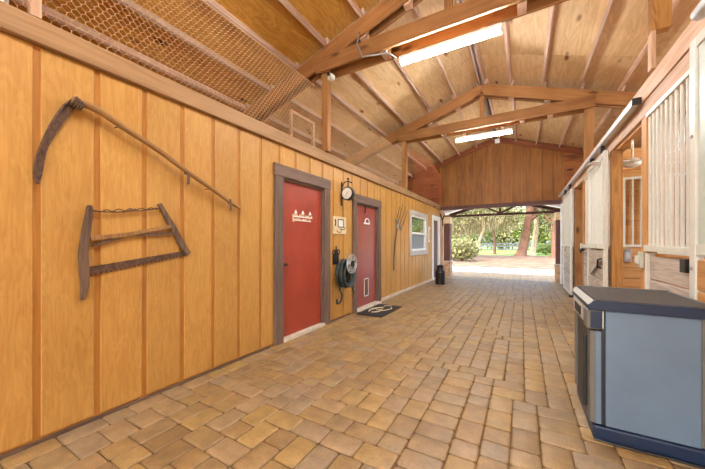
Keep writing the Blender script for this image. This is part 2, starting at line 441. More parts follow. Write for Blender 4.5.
# window
y0, y1, z0, z1 = WN
mb = MB().box(WX-.06, WX+.015, y0, y0+.05, z0, z1).box(WX-.06, WX+.015, y1-.05, y1, z0, z1).box(WX-.06, WX+.015, y0+.05, y1-.05, z0, z0+.05, 'y').box(WX-.06, WX+.015, y0+.05, y1-.05, z1-.05, z1, 'y')
w = struct(mb.build('window_1', M['white'], bevel=.004))
mb = MB().box(WX+.0, WX+.032, y0-.14, y0, z0-.13, z1+.13).box(WX, WX+.032, y1, y1+.14, z0-.13, z1+.13).box(WX, WX+.032, y0, y1, z1, z1+.13, 'y').box(WX, WX+.036, y0-.0, y1+.0, z0-.13, z0, 'y')
M['win_trim'] = wood('pale_grey_window_trim', lin(168,158,150), lin(206,198,190), rough=.7, tintamt=.05)
mb.build('window_casing', M['win_trim'], w, bevel=.004)
zm = (z0+z1)/2
MB().box(WX-.05, WX+.005, y0+.05, y1-.05, zm-.03, zm+.03, 'y').build('meeting_rail', M['white'], w, bevel=.003)
MB().box(WX-.024, WX-.018, y0+.05, y1-.05, zm+.03, z1-.05).build('upper_pane', M['glass'], w)
MB().box(WX-.044, WX-.038, y0+.05, y1-.05, z0+.05, zm-.03).build('lower_pane', M['screen'], w)

# ------------------------------------------------------------------ rear rooms and loft behind the left wall
mb = MB().box(-6.35, WX-.1, BY, 11.15, 2.42, 2.50, 'y'); struct(mb.build('ceiling_rooms', M['stall_planks']))
mb = MB()
yy = BY
while yy < 11.1:
    mb.box(-6.42, -6.35, yy, min(yy+.30, 11.15), 0, 2.5, 'z'); yy += .302
struct(mb.build('wall_outer_left', M['red_boards']))  # stops below the eave, shaped to let daylight into the loft
mb = MB().box(-6.35, WX-.11, 6.9, 6.98, 0, 2.42).box(-6.35, WX-.11, 9.9, 9.98, 0, 2.42).box(-3.9, -3.82, 6.98, 9.9, 0, 2.42)
struct(mb.build('wall_room', M['dark_room']))

# ------------------------------------------------------------------ roof deck of plywood sheets
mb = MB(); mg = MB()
def deck_side(sg):
    s = 0.05; span = 5.9 if sg < 0 else 6.0
    cs = 1/math.sqrt(1+SL*SL)
    while s < span:
        e = min(s+1.22*cs, span); y = BY-.5; k = R.uniform(0, 2.4); first = True
        while y < GY+.35:
            y2 = min(y+(2.44-k if first else 2.44), GY+.35); first = False
            if y < 3.7 < y2: y2 = 3.72
            xa, xb = RX+sg*s, RX+sg*(e-.004)
            za, zb = RT+PH-SL*s, RT+PH-SL*(e-.004)
            V = []
            for yy in (y, y2-.004):
                for (x, z) in ((xa, za), (xb, zb)):
                    V += [(x, yy, z), (x, yy, z+.018)]
            off = R.uniform(0, 60); al = True
            G = [(p[1]+off, p[0]+off*.7, p[2]) for p in V]
            F = [(0,1,3,2), (4,6,7,5), (0,4,5,1), (2,3,7,6), (0,2,6,4), (1,5,7,3)]
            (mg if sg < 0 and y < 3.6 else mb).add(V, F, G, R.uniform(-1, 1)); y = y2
        s = e
deck_side(-1); deck_side(1)
ck = struct(mb.build('ceiling', M['deck']))
mg.build('warm_lit_sheets', M['gold_deck'], ck)
mb = MB()
for sg in (-1, 1):
    xa, xb = RX, RX+sg*6.3
    za, zb = RT+PH+.05, RT+PH+.05-SL*6.3
    P4 = [(xa, BY-.6, za), (xb, BY-.6, zb), (xb, GY+.4, zb), (xa, GY+.4, za)]
    mb.prism(P4, (0, 0, .05), 'y')
mb.build('roofing', M['dark_iron'], ck)

# purlins, lapped at each truss
bays = [(BY-.06, .34), (.16, 3.80), (3.62, 7.28), (7.10, GY-.02)]
names_b = ['rearmost bay', 'bay before nearer light', 'bay between the lights', 'bay by the gable']
offs = [.075, .585, 1.165, 1.77, 2.36, 2.94, 3.53, 4.12, 4.7, 5.3]
onum = ['beside the ridge gap']+[k+' out from ridge' for k in ('first', 'second', 'third', 'fourth', 'fifth', 'sixth', 'seventh', 'eighth', 'ninth')]
for bi, (ya, yb) in enumerate(bays):
    for sg in (-1, 1):
        for oi, of in enumerate(offs):
            if bi == 0 and oi > 5: continue
            if sg > 0 and oi > 6: continue
            d = of + (.023 if bi % 2 else -.023)*(1 if oi else 1)
            x = RX+sg*d; z = rt(x)+PH/2+.001
            tiltn = Vector((sg*SL, 0, 1)).normalized()
            mb = MB().beam((x, ya, z), (x, yb, z), .040, PH-.014, tiltn)
            o = mb.build('purlin', M['purlin'])
            tag(o, f"roof purlin {onum[oi]}, {'left' if sg < 0 else 'right'} slope, {names_b[bi]}", 'purlin', 'purlins under the plywood roof')
            if bi == 0: o['label'] = f"roof purlin {onum[oi]}, {'left' if sg < 0 else 'right'} slope at the rear end"

# ------------------------------------------------------------------ trusses
def truss(y, label, visible=True):
    t = thing('roof_truss', label, 'roof truss', (RX, y, 3.8))
    H = .235
    for sg in (-1, 1):
        xe = -6.3 if sg < 0 else 4.75
        for dy in (-.075, .075):
            dz = H/2*math.sqrt(1+SL*SL)
            mb = MB().beam((RX-sg*.0, y+dy, RT-dz), (xe, y+dy, rt(xe)-dz), .04, H)
            mb.build('rafter', M['timber'], t, bevel=.003, seg=1)
    for dy in (-.075, .075):
        MB().box(-2.72, 1.20, y+dy-.02-(.041 if dy < 0 else -.041), y+dy+.02-(.041 if dy < 0 else -.041), 3.845, 4.06, 'x').build('tie_beam', M['timber'], t, bevel=.003, seg=1)
    MB().box(RX-.045, RX+.045, y-.05, y+.05, 4.0, RT-.01, 'z').build('king_post', M['timber'], t, bevel=.003, seg=1)
    for x in (-2.2, -1.62, -1.1, -.2, .25):
        pass
    for x in (-1.95, -1.3, -.2, .45):
        zc = rt(x)-.12
        MB().box(x-.05, x+.05, y-.054, y+.054, zc-.15, zc+.09, 'z').build('spacer_block', M['pale_timber'], t)
    for x in (-1.62, .0, .5):
        MB().box(x-.045, x+.045, y-.094, y+.094, 3.835, 4.02, 'z').build('spacer_block', M['pale_timber'], t)
    return t
TY = [.27, 3.72, 7.2]
truss(TY[1], 'doubled timber roof truss carrying the nearer, larger looking tube light')
truss(TY[2], 'doubled timber roof truss carrying the farther tube light before the gable')
truss(TY[0], 'doubled timber roof truss overhead at the photographer')
truss(-3.2, 'doubled timber roof truss at the rear end of the barn')

# posts
for y, la, ra in ((TY[1], 'short timber post on left wall top with a white camera on it', 'thick knotty post rising above the right header beam'), (TY[2], 'short timber post on left wall top under the farther truss', 'timber post above the stall track under the farther truss'),
                  (TY[0], 'short timber post on left wall top overhead', 'timber post on the right side overhead')):
    MBx = MB().box(-2.666, -2.556, y-.045, y+.045, WH+.16, 4.02, 'z')
    tag(MBx.build('timber_post', M['timber'], bevel=.004), la, 'post', 'posts under the truss ends')
    MBx = MB().box(1.045, 1.185, y-.045, y+.045, 2.86, 4.02, 'z')
    if y == TY[1]:
        t = thing('timber_post', ra, 'post', (1.09, y, 2.86), 'posts under the truss ends')
        MB().box(1.02, 1.155, y-.045, y+.045, 3.2, 4.02, 'z').build('post_block', M['knotty'], t, bevel=.004)
        MB().box(1.02, 1.052, y-.045, y+.045, 2.86, 3.2, 'z').build('stud', M['pale_timber'], t, bevel=.003)
    else:
        tag(MBx.build('timber_post', M['timber'], bevel=.004), ra, 'post', 'posts under the truss ends')

# ------------------------------------------------------------------ fluorescent lights
def tube_light(y, x0, x1, z, label):
    y += .115
    t = thing('tube_light', label, 'light', ((x0+x1)/2, y, z))
    MB().box(x0, x1, y-.05, y+.05, z+.034, z+.075, 'x', 0).build('housing', M['white'], t, bevel=.006)
    MB().tube([(x0+.02, y, z), (x1-.02, y, z)], .027, 12).build('tube', M['tube'], t, smooth=True)
    for a, b in ((x0-.005, x0+.022), (x1-.022, x1+.005)):
        MB().box(a, b, y-.05, y+.05, z-.02, z+.04).build('end_cap', M['white'], t, bevel=.004)
    for x in (x0+.2, x1-.2):
        MB().box(x-.03, x+.03, y-.02, y+.02, z+.075, 3.846).build('mounting_block', M['pale_timber'], t)
tube_light(TY[1], -1.45, -.20, 3.74, 'lit fluorescent tube light under the nearer roof truss, largest in view')
tube_light(TY[2], -1.37, -.18, 3.70, 'lit fluorescent tube light hanging before the brown gable')
tube_light(TY[0], -1.4, -.18, 3.74, 'added unseen fluorescent tube light overhead at the photographer')  # extra unseen fixture, added to brighten the aisle
tube_light(-3.2, -1.4, -.18, 3.74, 'added unseen fluorescent tube light at the rear end')  # second added fixture, out of view, for more interior light

# conduits
mb = MB().tube([(-1.95, 3.56, 4.18), (-1.96, 3.56, 4.12), (-1.98, 3.56, 4.02), (-1.9, 3.57, 3.83), (-1.55, 3.66, 3.82), (-1.48, 3.80, 3.80)], .011, 8)
tag(mb.build('conduit', M['grey_metal'], smooth=True), 'thin grey conduit running down to the nearer tube light', 'conduit')
# ridge pipe
mb = MB().tube([(RX-.01, BY, RT+.06), (RX-.01, GY-.1, RT+.06)], .02, 8)
tag(mb.build('ridge_pipe', M['grey_metal'], smooth=True), 'grey pipe running in the gap along the roof ridge', 'pipe')

# security camera
t = thing('security_camera', 'small white security camera on the left truss post', 'camera', (-2.55, 3.66, 3.80))
MB().box(-2.555, -2.53, 3.68, 3.74, 3.75, 3.83).build('bracket', M['white'], t)
MB().lathe([(.001, -.07), (.03, -.06), (.042, -.02), (.042, .03), (.03, .05), (.001, .055)], (-2.49, 3.69, 3.78), 16, 'y').build('housing', M['white'], t, smooth=True)
MB().lathe([(.001, -.02), (.024, -.018), (.024, .0), (.001, .002)], (-2.49, 3.61, 3.78), 16, 'y').build('lens', M['black'], t, smooth=True)

# ------------------------------------------------------------------ wire netting
def netting(name, ya, yb, za, zb, label, bulge=0.0):
    p = .050; q = .036; mb = MB(); r = .0023
    xo = -2.683
    def P(y, z): return (xo+bulge*math.sin(PI*(y-ya)/(yb-ya))*math.sin(PI*(z-za)/(zb-za))+.006*math.sin(y*3.1+z*2), y, z)
    nr = int((zb-za)/q)+1; ncol = int((yb-ya)/p)+1
    def wire(a, b):
        a = Vector(a); b = Vector(b); d = (b-a).normalized()
        s1 = Vector((1, 0, 0)); s2 = d.cross(s1)
        V = []
        for c in (a, b):
            for k in range(3):
                t = 2*PI*k/3; V.append(c+(s1*math.cos(t)+s2*math.sin(t))*r)
        mb.add(V, [(0,1,4,3), (1,2,5,4), (2,0,3,5)])
    for j in range(nr):
        z = za+j*q; sh = (j % 2)*.5*p
        if z+q*.45 > zb: break
        for i in range(ncol):
            y = ya+i*p+sh
            if y > yb: continue
            wire(P(y, z), P(y, z+q*.45))
            zt = z+q*.45; zn = z+q
            if zn < zb:
                if y-p/2 >= ya-.001: wire(P(y, zt), P(y-p/2, zn))
                if y+p/2 <= yb+.001: wire(P(y, zt), P(y+p/2, zn))
    mb.tube([P(ya, zb), P((ya+yb)/2, zb), P(yb, zb)], .003, 5)
    return tag(mb.build(name, M['wire']), label, 'wire netting', None, 'stuff')
netting('chicken_wire', .36, 7.7, WH+.16, 3.62, 'hexagonal chicken wire netting stretched above the yellow plank wall')
mb = MB().box(-2.666, -2.61, .575, .625, WH+.16, 3.75, 'z')
tag(mb.build('netting_stud', M['pale_timber']), 'pale timber stud at the left end of the wire netting', 'stud')
# loose curled end of the netting near the gable
mb = MB(); r = .004
pts = {}
for i in range(34):
    for j in range(26):
        u = i/33; v = j/25
        y = 7.75+u*3.2+.12*math.sin(v*5); z = WH+.17+v*(1.22-.55*u*u)
        x = -2.62+.34*math.sin(v*PI*.9)*math.sin(u*PI)+.05*math.sin(u*9+v*4)
        pts[i, j] = (x, y+(.5*.09 if j % 2 else 0), z)
for (i, j), a in pts.items():
    for b in (pts.get((i, j+1)), pts.get((i+(1 if j % 2 else -1), j+1)), ):
        if b: mb.tube([a, b], r, 3, cap=False)
M['rust_wire'] = plain('rusty_wire', lin(176,96,62), .7, noise=.15)
tag(mb.build('chicken_wire', M['rust_wire']), 'rusty loose netting bulging out near the gable end', 'wire netting', None, 'stuff')
# things lying in the loft
t = thing('wooden_rack', 'pale open wooden rack standing behind the netting beside the post', 'rack', (-3.35, 3.95, 2.50))
for a, b in (((-3.35, 3.75, 2.52), (-3.35, 3.75, 3.5)), ((-3.35, 4.35, 2.52), (-3.35, 4.35, 3.5)), ((-3.35, 3.75, 3.48), (-3.35, 4.35, 3.48)), ((-3.35, 3.75, 3.0), (-3.35, 4.35, 3.0))):
    MB().beam(a, b, .05, .04, (1, 0, 0)).build('bar', M['pale_timber'], t)
mb = MB().box(-4.5, -3.1, 4.6, 8.5, 2.52, 2.56, 'y').box(-4.4, -3.2, 5.0, 8.9, 2.565, 2.60, 'y')
tag(mb.build('loft_boards', M['red_boards']), 'dark red brown boards lying in the loft behind the netting', 'boards')
mb = MB()
rows = []
for j in range(9):
    ring = []
    for k in range(14):
        t_ = 2*PI*k/14; v = j/8
        rr = (math.sin(PI*min(max(v, .04), .96)))**.5
        ring.append((-2.98+.2*rr*math.cos(t_)+.02*math.sin(k*2.3+j), .36+.2*rr*math.sin(t_), 2.505+.85*v+.02*math.sin(k*1.7)))
    rows.append(ring)
V = [p for r_ in rows for p in r_]; F = [(j*14+k, j*14+(k+1) % 14, (j+1)*14+(k+1) % 14, (j+1)*14+k) for j in range(8) for k in range(14)]
F += [tuple(range(13, -1, -1)), tuple(8*14+k for k in range(14))]
tag(mb.add(V, F).build('white_sack', M['sheet'], smooth=True), 'white sack behind the netting at the upper left corner', 'sack')

# ------------------------------------------------------------------ front gable
GB = 2.62
def roofz(x): return rt(x)+PH-.004
mb = MB()
x = -2.62; 
while x < 1.10:
    xb = min(x+.29, 1.12)
    pts_ = [(x, xb-.012)]
    a, b = x, xb-.014
    top = [(a, roofz(a))] + ([(RX, roofz(RX))] if a < RX < b else []) + [(b, roofz(b))]
    poly = [(a, GY, GB), (b, GY, GB)] + [(px, GY, pz) for px, pz in reversed(top)]
    mb.prism(poly, (0, .03, 0), 'z'); x = xb
we = struct(mb.build('wall_end', M['gable']))
mb = MB()
for a, b, in ((-6.35, RX), (RX, 4.8)):
    pass
poly = [(-6.35, GY+.032, 0), (-2.66, GY+.032, 0), (-2.66, GY+.032, GB), (1.14, GY+.032, GB), (1.14, GY+.032, 0), (4.8, GY+.032, 0), (4.8, GY+.032, roofz(4.8)), (RX, GY+.032, roofz(RX)), (-6.35, GY+.032, roofz(-6.35))]
mb.prism(poly, (0, .05, 0), 'z'); mb.build('backing_boards', M['groove'], we)
mb = MB(); z = GB
while z < 4.2:
    for a, b in ((1.13, 4.7), (-6.3, -2.68)):
        xx = [a, b]
        zt = z+.19
        lim = min(roofz(a), roofz(b))
        if a > 0:
            bb = min(b, RX+(RT+PH-zt)/SL)
            if bb > a+.1: mb.box(a, bb, GY+.006, GY+.03, z, zt, 'x')
        else:
            aa = max(a, RX-(RT+PH-zt)/SL)
            if aa < b-.1: mb.box(aa, b, GY+.006, GY+.03, z, zt, 'x')
    z += .195
mb.build('side_boards', M['rough_boards'], we)
mb = MB()
for sg in (-1, 1):
    xe = RX+sg*4.0
    mb.beam((RX, GY-.03, roofz(RX)-.11), (xe, GY-.03, roofz(xe)-.11), .04, .18)
struct(mb.build('trim_2', M['red_boards'], bevel=.004))
mb = MB().box(-2.66, 1.14, GY-.05, GY+.09, GB-.13, GB, 'x', 0)
struct(mb.build('trim_3', M['fascia'], bevel=.004))
mb = MB().box(RX-.02, RX+.13, GY-.16, GY-.051, 4.66, 4.79)
tag(mb.build('junction_box', M['white'], bevel=.008), 'small white box at the peak of the brown gable', 'box')

# left corner post and jambs of the front opening
mb = MB().box(-2.66, -2.53, GY-.10, GY+.025, 0, GB-.13, 'z')
tag(mb.build('corner_post', M['pale_timber'], bevel=.005), 'pale corner post at the left of the open barn end', 'post')
mb = MB().box(1.04, 1.12, GY-.10, GY+.025, 0, GB-.13, 'z')
tag(mb.build('corner_post', M['white'], bevel=.005), 'white jamb post at the right of the open barn end', 'post')
t = thing('hanging_hook', 'small dark forked hook high on the pale corner post', 'hook', (-2.55, GY-.135, 1.95))
mb = MB().tube([(-2.54, GY-.125, 1.90), (-2.54, GY-.125, 2.12), (-2.58, GY-.135, 2.22), (-2.62, GY-.145, 2.36)], .02, 8).tube([(-2.54, GY-.125, 2.12), (-2.50, GY-.135, 2.22), (-2.47, GY-.145, 2.36)], .02, 8)
mb.build('fork', M['dark_iron'], t, smooth=True)

# ------------------------------------------------------------------ rear end of the barn (open doorway)
mb = MB()
mb.prism([(-6.35, BY-.1, 0), (-2.5, BY-.1, 0), (-2.5, BY-.1, 2.6), (.95, BY-.1, 2.6), (.95, BY-.1, 0), (4.8, BY-.1, 0), (4.8, BY-.1, roofz(4.8)), (RX, BY-.1, roofz(RX)), (-6.35, BY-.1, roofz(-6.35))], (0, -.06, 0), 'z')
struct(mb.build('wall_rear', M['gable']))

# ------------------------------------------------------------------ right side: stall fronts
def bars_panel(parent, x, y0, y1, z0, z1, n, r=.0135, mat='white_metal'):
    for i in range(n):
        y = y0+(y1-y0)*(i+.5)/n
        MB().tube([(x, y, z0), (x, y, z1)], r, 10).build('bar', M[mat], parent, smooth=True)
def planks(parent, name, x0, x1, y0, y1, z0, z1, h, mat, gap=.008):
    mb = MB(); z = z0
    while z < z1-.02:
        mb.box(x0, x1, y0, y1, z, min(z+h-gap, z1), 'y'); z += h
    return mb.build(name, M[mat], parent, bevel=.004, seg=1)

# header beam of two boards
t = thing('header_beam', 'long pale timber header running above the stall fronts', 'beam', (1.09, 6, 2.53))
MB().box(SX, SX+.045, -.5, 11.12, 2.535, 2.68, 'y').build('lower_board', M['pale_timber'], t, bevel=.004)
MB().box(SX-.012, SX+.045, -.5, 11.12, 2.684, 2.855, 'y').build('upper_board', M['pale_timber'], t, bevel=.004)

# fixed stall front next to the grey cabinet
t = thing('stall_barrier', 'barred stall front with weathered white planks behind the grey cabinet', 'stall barrier', (1.10, 3.5, 0))
mb = MB().box(SX-.01, SX+.035, 2.9, 3.93, 2.495, 2.535, 'y'); mb.build('top_rail', M['white_metal'], t, bevel=.004)
mb = MB().box(SX-.02, SX+.05, 2.9, 3.62, 1.175, 1.235, 'y'); mb.build('bottom_rail', M['white_metal'], t, bevel=.004)
mb = MB().box(SX-.022, SX+.05, 3.622, 3.95, 1.19, 1.25, 'y'); mb.build('bottom_rail', M['white_metal'], t, bevel=.004)
bars_panel(t, SX+.012, 3.0, 3.94, 1.235, 2.50, 10, .0125)
planks(t, 'plank_panel', SX+.01, SX+.045, 2.9, 3.90, .03, 1.16, .225, 'weathered', .014)
MB().box(SX-.012, SX+.05, 3.90, 3.95, 0, 1.175).build('edge_strip', M['white_metal'], t, bevel=.003)
MB().box(SX-.03, SX+.02, 3.07, 3.16, 1.05, 1.15).build('latch_box', M['dark_iron'], t, bevel=.004)

def stall_door(label, x, y0, y1, zt, bottom, nb, shelf=False):
    t = thing('stall_door', label, 'sliding door', (x, (y0+y1)/2, 0))
    sw = .075
    mb = MB().box(x-.022, x+.022, y0, y0+sw, .05, zt).box(x-.022, x+.022, y1-sw, y1, .05, zt)
    mb.box(x-.02, x+.02, y0+sw, y1-sw, zt-.07, zt, 'y').box(x-.02, x+.02, y0+sw, y1-sw, 1.19, 1.26, 'y').box(x-.02, x+.02, y0+sw, y1-sw, .05, .12, 'y')
    mb.build('frame', M['white_metal'], t, bevel=.004)
    if nb: bars_panel(t, x, y0+sw, y1-sw, 1.26, zt-.07, nb, .0095)
    planks(t, 'plank_panel', x-.012, x+.014, y0+sw, y1-sw, .12, 1.19, .21, bottom, .01)
    return t
# nearest sliding door, at the right edge
d = stall_door('nearest white framed stall door with orange planks at the right edge', 1.005, 1.70, 2.87, 2.62, 'stall_planks', 0)
mb = MB().box(.995, 1.012, 1.775, 2.79, 1.26, 2.55, 'z', 0); mb.build('upper_panel', M['pale_panel'], d, bevel=.004)
MB().lathe([(.001, -.008), (.012, -.006), (.012, .006), (.001, .008)], (.98, 2.83, 1.98), 10, 'x').build('bolt', M['grey_metal'], d)
MB().lathe([(.001, -.008), (.012, -.006), (.012, .006), (.001, .008)], (.98, 2.83, 1.10), 10, 'x').build('bolt', M['grey_metal'], d)
# second door
d = stall_door('white framed sliding stall door parked beyond the knotty post', 1.01, 5.28, 6.50, 2.56, 'weathered', 8)
mb = MB().box(.965, .99, 5.62, 5.86, 1.20, 1.25); mb.build('door_shelf', M['white_metal'], d)
mb = MB().tube([(.985, 5.40, 1.05), (.94, 5.41, 1.03), (.94, 5.44, .93), (.985, 5.45, .91)], .012, 8); mb.build('handle', M['dark_iron'], d, smooth=True)
mb = MB().beam((.985, 5.45, 1.02), (.985, 6.1, .78), .02, .05, (1, 0, 0)); mb.build('brace', M['grey_metal'], d)
for y in (5.5, 6.25):
    MB().box(.985, 1.035, y-.025, y+.025, 2.56, 2.674).build('hanger', M['dark_iron'], d, bevel=.006)
# fixed front beyond it
t = thing('stall_barrier', 'barred stall front with white planks between second door and dark doorway', 'stall barrier', (1.10, 6.9, 0))
MB().box(SX, SX+.04, 5.36, 7.32, 2.49, 2.53, 'y').build('top_rail', M['white_metal'], t)
MB().box(SX-.01, SX+.05, 5.36, 7.32, 1.18, 1.24, 'y').build('bottom_rail', M['white_metal'], t)
bars_panel(t, SX+.02, 5.4, 7.3, 1.24, 2.49, 14, .009)
planks(t, 'plank_panel', SX+.0, SX+.04, 5.36, 7.32, .03, 1.17, .21, 'weathered', .012)
# third door
d = stall_door('farthest white framed stall door close to the open barn end', 1.0, 8.50, 9.90, 2.54, 'weathered', 8)
MB().box(.96, 1.03, 8.50, 8.60, .0, .05).build('floor_guide', M['dark_iron'], d)
for y in (8.75, 9.6):
    MB().box(.975, 1.025, y-.025, y+.025, 2.54, 2.674).build('hanger', M['dark_iron'], d, bevel=.006)
t = thing('stall_barrier', 'barred stall front at the far end beside the open barn end', 'stall barrier', (1.10, 10.4, 0))
MB().box(SX, SX+.04, 8.7, 11.1, 2.49, 2.53, 'y').build('top_rail', M['white_metal'], t)
MB().box(SX-.01, SX+.05, 8.7, 11.1, 1.18, 1.24, 'y').build('bottom_rail', M['white_metal'], t)
bars_panel(t, SX+.02, 8.72, 11.08, 1.24, 2.49, 16, .009)
planks(t, 'plank_panel', SX+.0, SX+.04, 8.7, 11.1, .03, 1.17, .21, 'weathered', .012)

# posts on the stall line
def post(y0, y1, x1, z1, mat, label, name='stall_post'):
    tag(MB().box(SX, x1, y0, y1, 0, z1, 'z').build(name, M[mat], bevel=.006), label, 'post')
post(3.955, 4.09, 1.20, 2.53, 'stall_planks', 'orange timber post at the far edge of the near stall bars')
post(5.20, 5.345, 1.17, 2.53, 'knotty', 'tall knotty grained post between stall doorway and second door')
post(7.34, 7.50, 1.20, 2.53, 'knotty', 'brown post at the near side of the dark far doorway')
post(8.46, 8.59, 1.20, 2.53, 'timber', 'brown post behind the farthest stall door')

# track of the sliding doors
def track(y0, y1, z, label):
    t = thing('door_track', label, 'sliding door track', (1.0, (y0+y1)/2, z))
    MB().box(.975, 1.035, y0, y1, z-.03, z+.03, 'y', 0).build('rail', M['track_metal'], t, bevel=.008)
    MB().box(.968, 1.042, y0-.025, y0, z-.036, z+.036).build('end_cap', M['black'], t, bevel=.006)
    for k in range(int((y1-y0)/1.1)+1):
        y = y0+.2+k*1.1
        if y < y1: MB().box(1.035, SX-.012, y-.03, y+.03, z-.025, z+.05).build('track_bracket', M['grey_metal'], t)
track(4.03, 11.05, 2.705, 'long white sliding door track with black end above the stall doorways')
t = thing('door_track', 'short grey track end at the upper right corner', 'sliding door track', (1.0, 1.8, 2.72))
MB().tube([(.99, .9, 2.745), (.99, 2.76, 2.745)], .04, 14).build('rail', M['track_metal'], t, smooth=True)
MB().box(1.015, SX-.012, 2.6, 2.68, 2.72, 2.78).build('track_bracket', M['grey_metal'], t)
MB().lathe([(.001, 2.758), (.007, 2.759), (.007, 2.768), (.001, 2.77)], (.975, 0, 2.75), 8, 'y').build('bolt', M['black'], t)

# latch plate, outlet, pull hook
t = thing('latch_plate', 'pale green metal latch plate on the orange stall post', 'latch', (1.04, 4.16, 1.02))
MB().box(1.03, 1.058, 4.0, 4.085, 1.02, 1.18).build('plate', M['pale_panel'], t, bevel=.006)
MB().box(1.01, 1.03, 4.03, 4.10, 1.06, 1.14).build('mount_catch', M['white_metal'], t, bevel=.006)
t = thing('outlet_box', 'small grey outlet box on the stall partition planks', 'outlet box', (1.56, 7.2, 1.0))
MB().box(1.63, 1.74, 7.20, 7.262, .92, 1.16).build('box', M['grey_metal'], t, bevel=.008)
MB().box(1.655, 1.715, 7.192, 7.20, .98, 1.10).build('cover', M['cab_light'], t)
t = thing('latch_plate', 'white latch with dark hook between second and far stall doorways', 'latch', (1.04, 7.42, 1.1))
MB().box(1.02, 1.058, 7.36, 7.48, 1.08, 1.26).build('plate', M['white_metal'], t, bevel=.006)
MB().tube([(1.04, 7.33, 1.16), (.98, 7.28, 1.12), (.98, 7.12, 1.10), (1.03, 7.05, 1.15)], .016, 8).build('hook', M['dark_iron'], t, smooth=True)

# stall partition with grille
t = thing('stall_partition', 'orange plank stall partition with a white barred opening', 'partition', (2.8, 7.3, 0))
planks_mb = MB(); z = .02
while z < 3.0:
    for a, b in ((1.21, 1.66), (2.45, 4.7)) if 1.2 < z+.1 < 2.45 else ((1.21, 4.7),):
        planks_mb.box(a, b, 7.265, 7.305, z, z+.192, 'x')
    z += .2
planks_mb.build('planks', M['stall_planks'], t, bevel=.004, seg=1)
mb = MB(); z = 1.2
while z < 2.4:
    mb.box(1.66, 2.45, 7.33, 7.36, z, z+.192, 'x'); z += .2
mb.build('backing_planks', M['stall_planks'], t)
mb = MB().box(1.62, 2.47, 7.225, 7.262, 2.44, 2.485, 'x').box(1.62, 2.47, 7.225, 7.262, 1.195, 1.24, 'x').box(1.62, 1.655, 7.225, 7.262, 1.24, 2.44)
mb.build('grille_frame', M['white_metal'], t, bevel=.003)
for k in range(7):
    x = 1.755+k*.118
    MB().tube([(x, 7.243, 1.24), (x, 7.243, 2.44)], .017, 10).build('bar', M['white_metal'], t, smooth=True)
# stall walls
mb = MB(); z = .0
while z < 1.3:
    mb.box(4.7, 4.74, BY, GY, z, z+.19, 'y'); z += .195
struct(mb.build('wall_outer_right', M['stall_planks']))
mb = MB()
z = .0
while z < 2.6:
    mb.box(SX+.06, 4.7, 2.90, 2.94, z, z+.19, 'x'); mb.box(SX+.06, 4.7, 8.60, 8.64, z, z+.19, 'x'); z += .195
struct(mb.build('wall_stall', M['stall_planks']))
mb = MB(); z = 0
while z < 2.5:
    mb.box(SX, SX+.04, BY, 1.72, z, z+.19, 'y'); z += .195
struct(mb.build('wall_right', M['stall_planks']))
struct(MB().box(SX+.065, 4.7, BY, GY, -.05, -.005).build('floor_stall', M['dirt']))
# invented lamp, added to brighten the stall interior
t = thing('added_stall_lamp', 'added round white fill lamp under the roof inside the near stall', 'lamp', (2.9, 5.0, 2.72))
MB().lathe([(.001, 2.70), (.10, 2.70), (.12, 2.72), (.12, 2.80), (.001, 2.80)], (2.9, 5.0, 0), 20).build('lamp_base', M['white'], t, smooth=True)
MB().lathe([(.001, 2.60), (.07, 2.615), (.10, 2.66), (.10, 2.698), (.001, 2.699)], (2.9, 5.0, 0), 20).build('lamp_globe', M['tube'], t, smooth=True)
MB().tube([(2.9, 5.0, 2.80), (2.9, 5.0, roofz(2.9)-.002)], .012, 8).build('rod', M['white'], t, smooth=True)
# ceiling fan in the stall
tag(MB().box(1.36, 1.48, 2.95, 7.25, 2.80, 2.94, 'y').build('ceiling_joist', M['stall_planks'], bevel=.004), 'orange timber joist inside the stall carrying the ceiling fan', 'joist')
FX, FY, FZ = 1.42, 5.85, 2.47
t = thing('ceiling_fan', 'white ceiling fan seen inside the stall above the partition', 'ceiling fan', (FX, FY, FZ))
MB().tube([(FX, FY, FZ+.05), (FX, FY, 2.80)], .014, 10).build('rod', M['white'], t, smooth=True)
MB().lathe([(.02, .06), (.07, .045), (.10, .0), (.09, -.05), (.04, -.08), (.001, -.085)], (FX, FY, FZ), 20).build('motor', M['white'], t, smooth=True)
for k in range(4):
    a = k*PI/2+.5
    mb = MB().beam((FX+.09*math.cos(a), FY+.09*math.sin(a), FZ), (FX+.62*math.cos(a), FY+.62*math.sin(a), FZ-.015), .12, .012, (.2*math.sin(a), -.2*math.cos(a), 1))
    mb.build('blade', M['white'], t)

# ------------------------------------------------------------------ grey cabinet at the right
t = thing('cabinet', 'blue grey steel cabinet with dark top in the right foreground', 'cabinet', (.66, 2.77, 0))
cx0, cx1, cy0, cy1 = .385, .935, 2.44, 3.10
MB().box(cx0+.078, .888, cy0, cy1, .095, .835, 'z', 0).build('body', M['cab_blue'], t, bevel=.006)
MB().box(.891, cx1, cy0+.012, cy1, .095, .835, 'z', 0).build('rear_strip', M['cab_grey'], t, bevel=.004)
MB().box(cx0+.015, cx1-.01, cy0-.012, cy1+.005, .0, .093, 'z', 0).build('plinth', M['cab_navy'], t, bevel=.012)
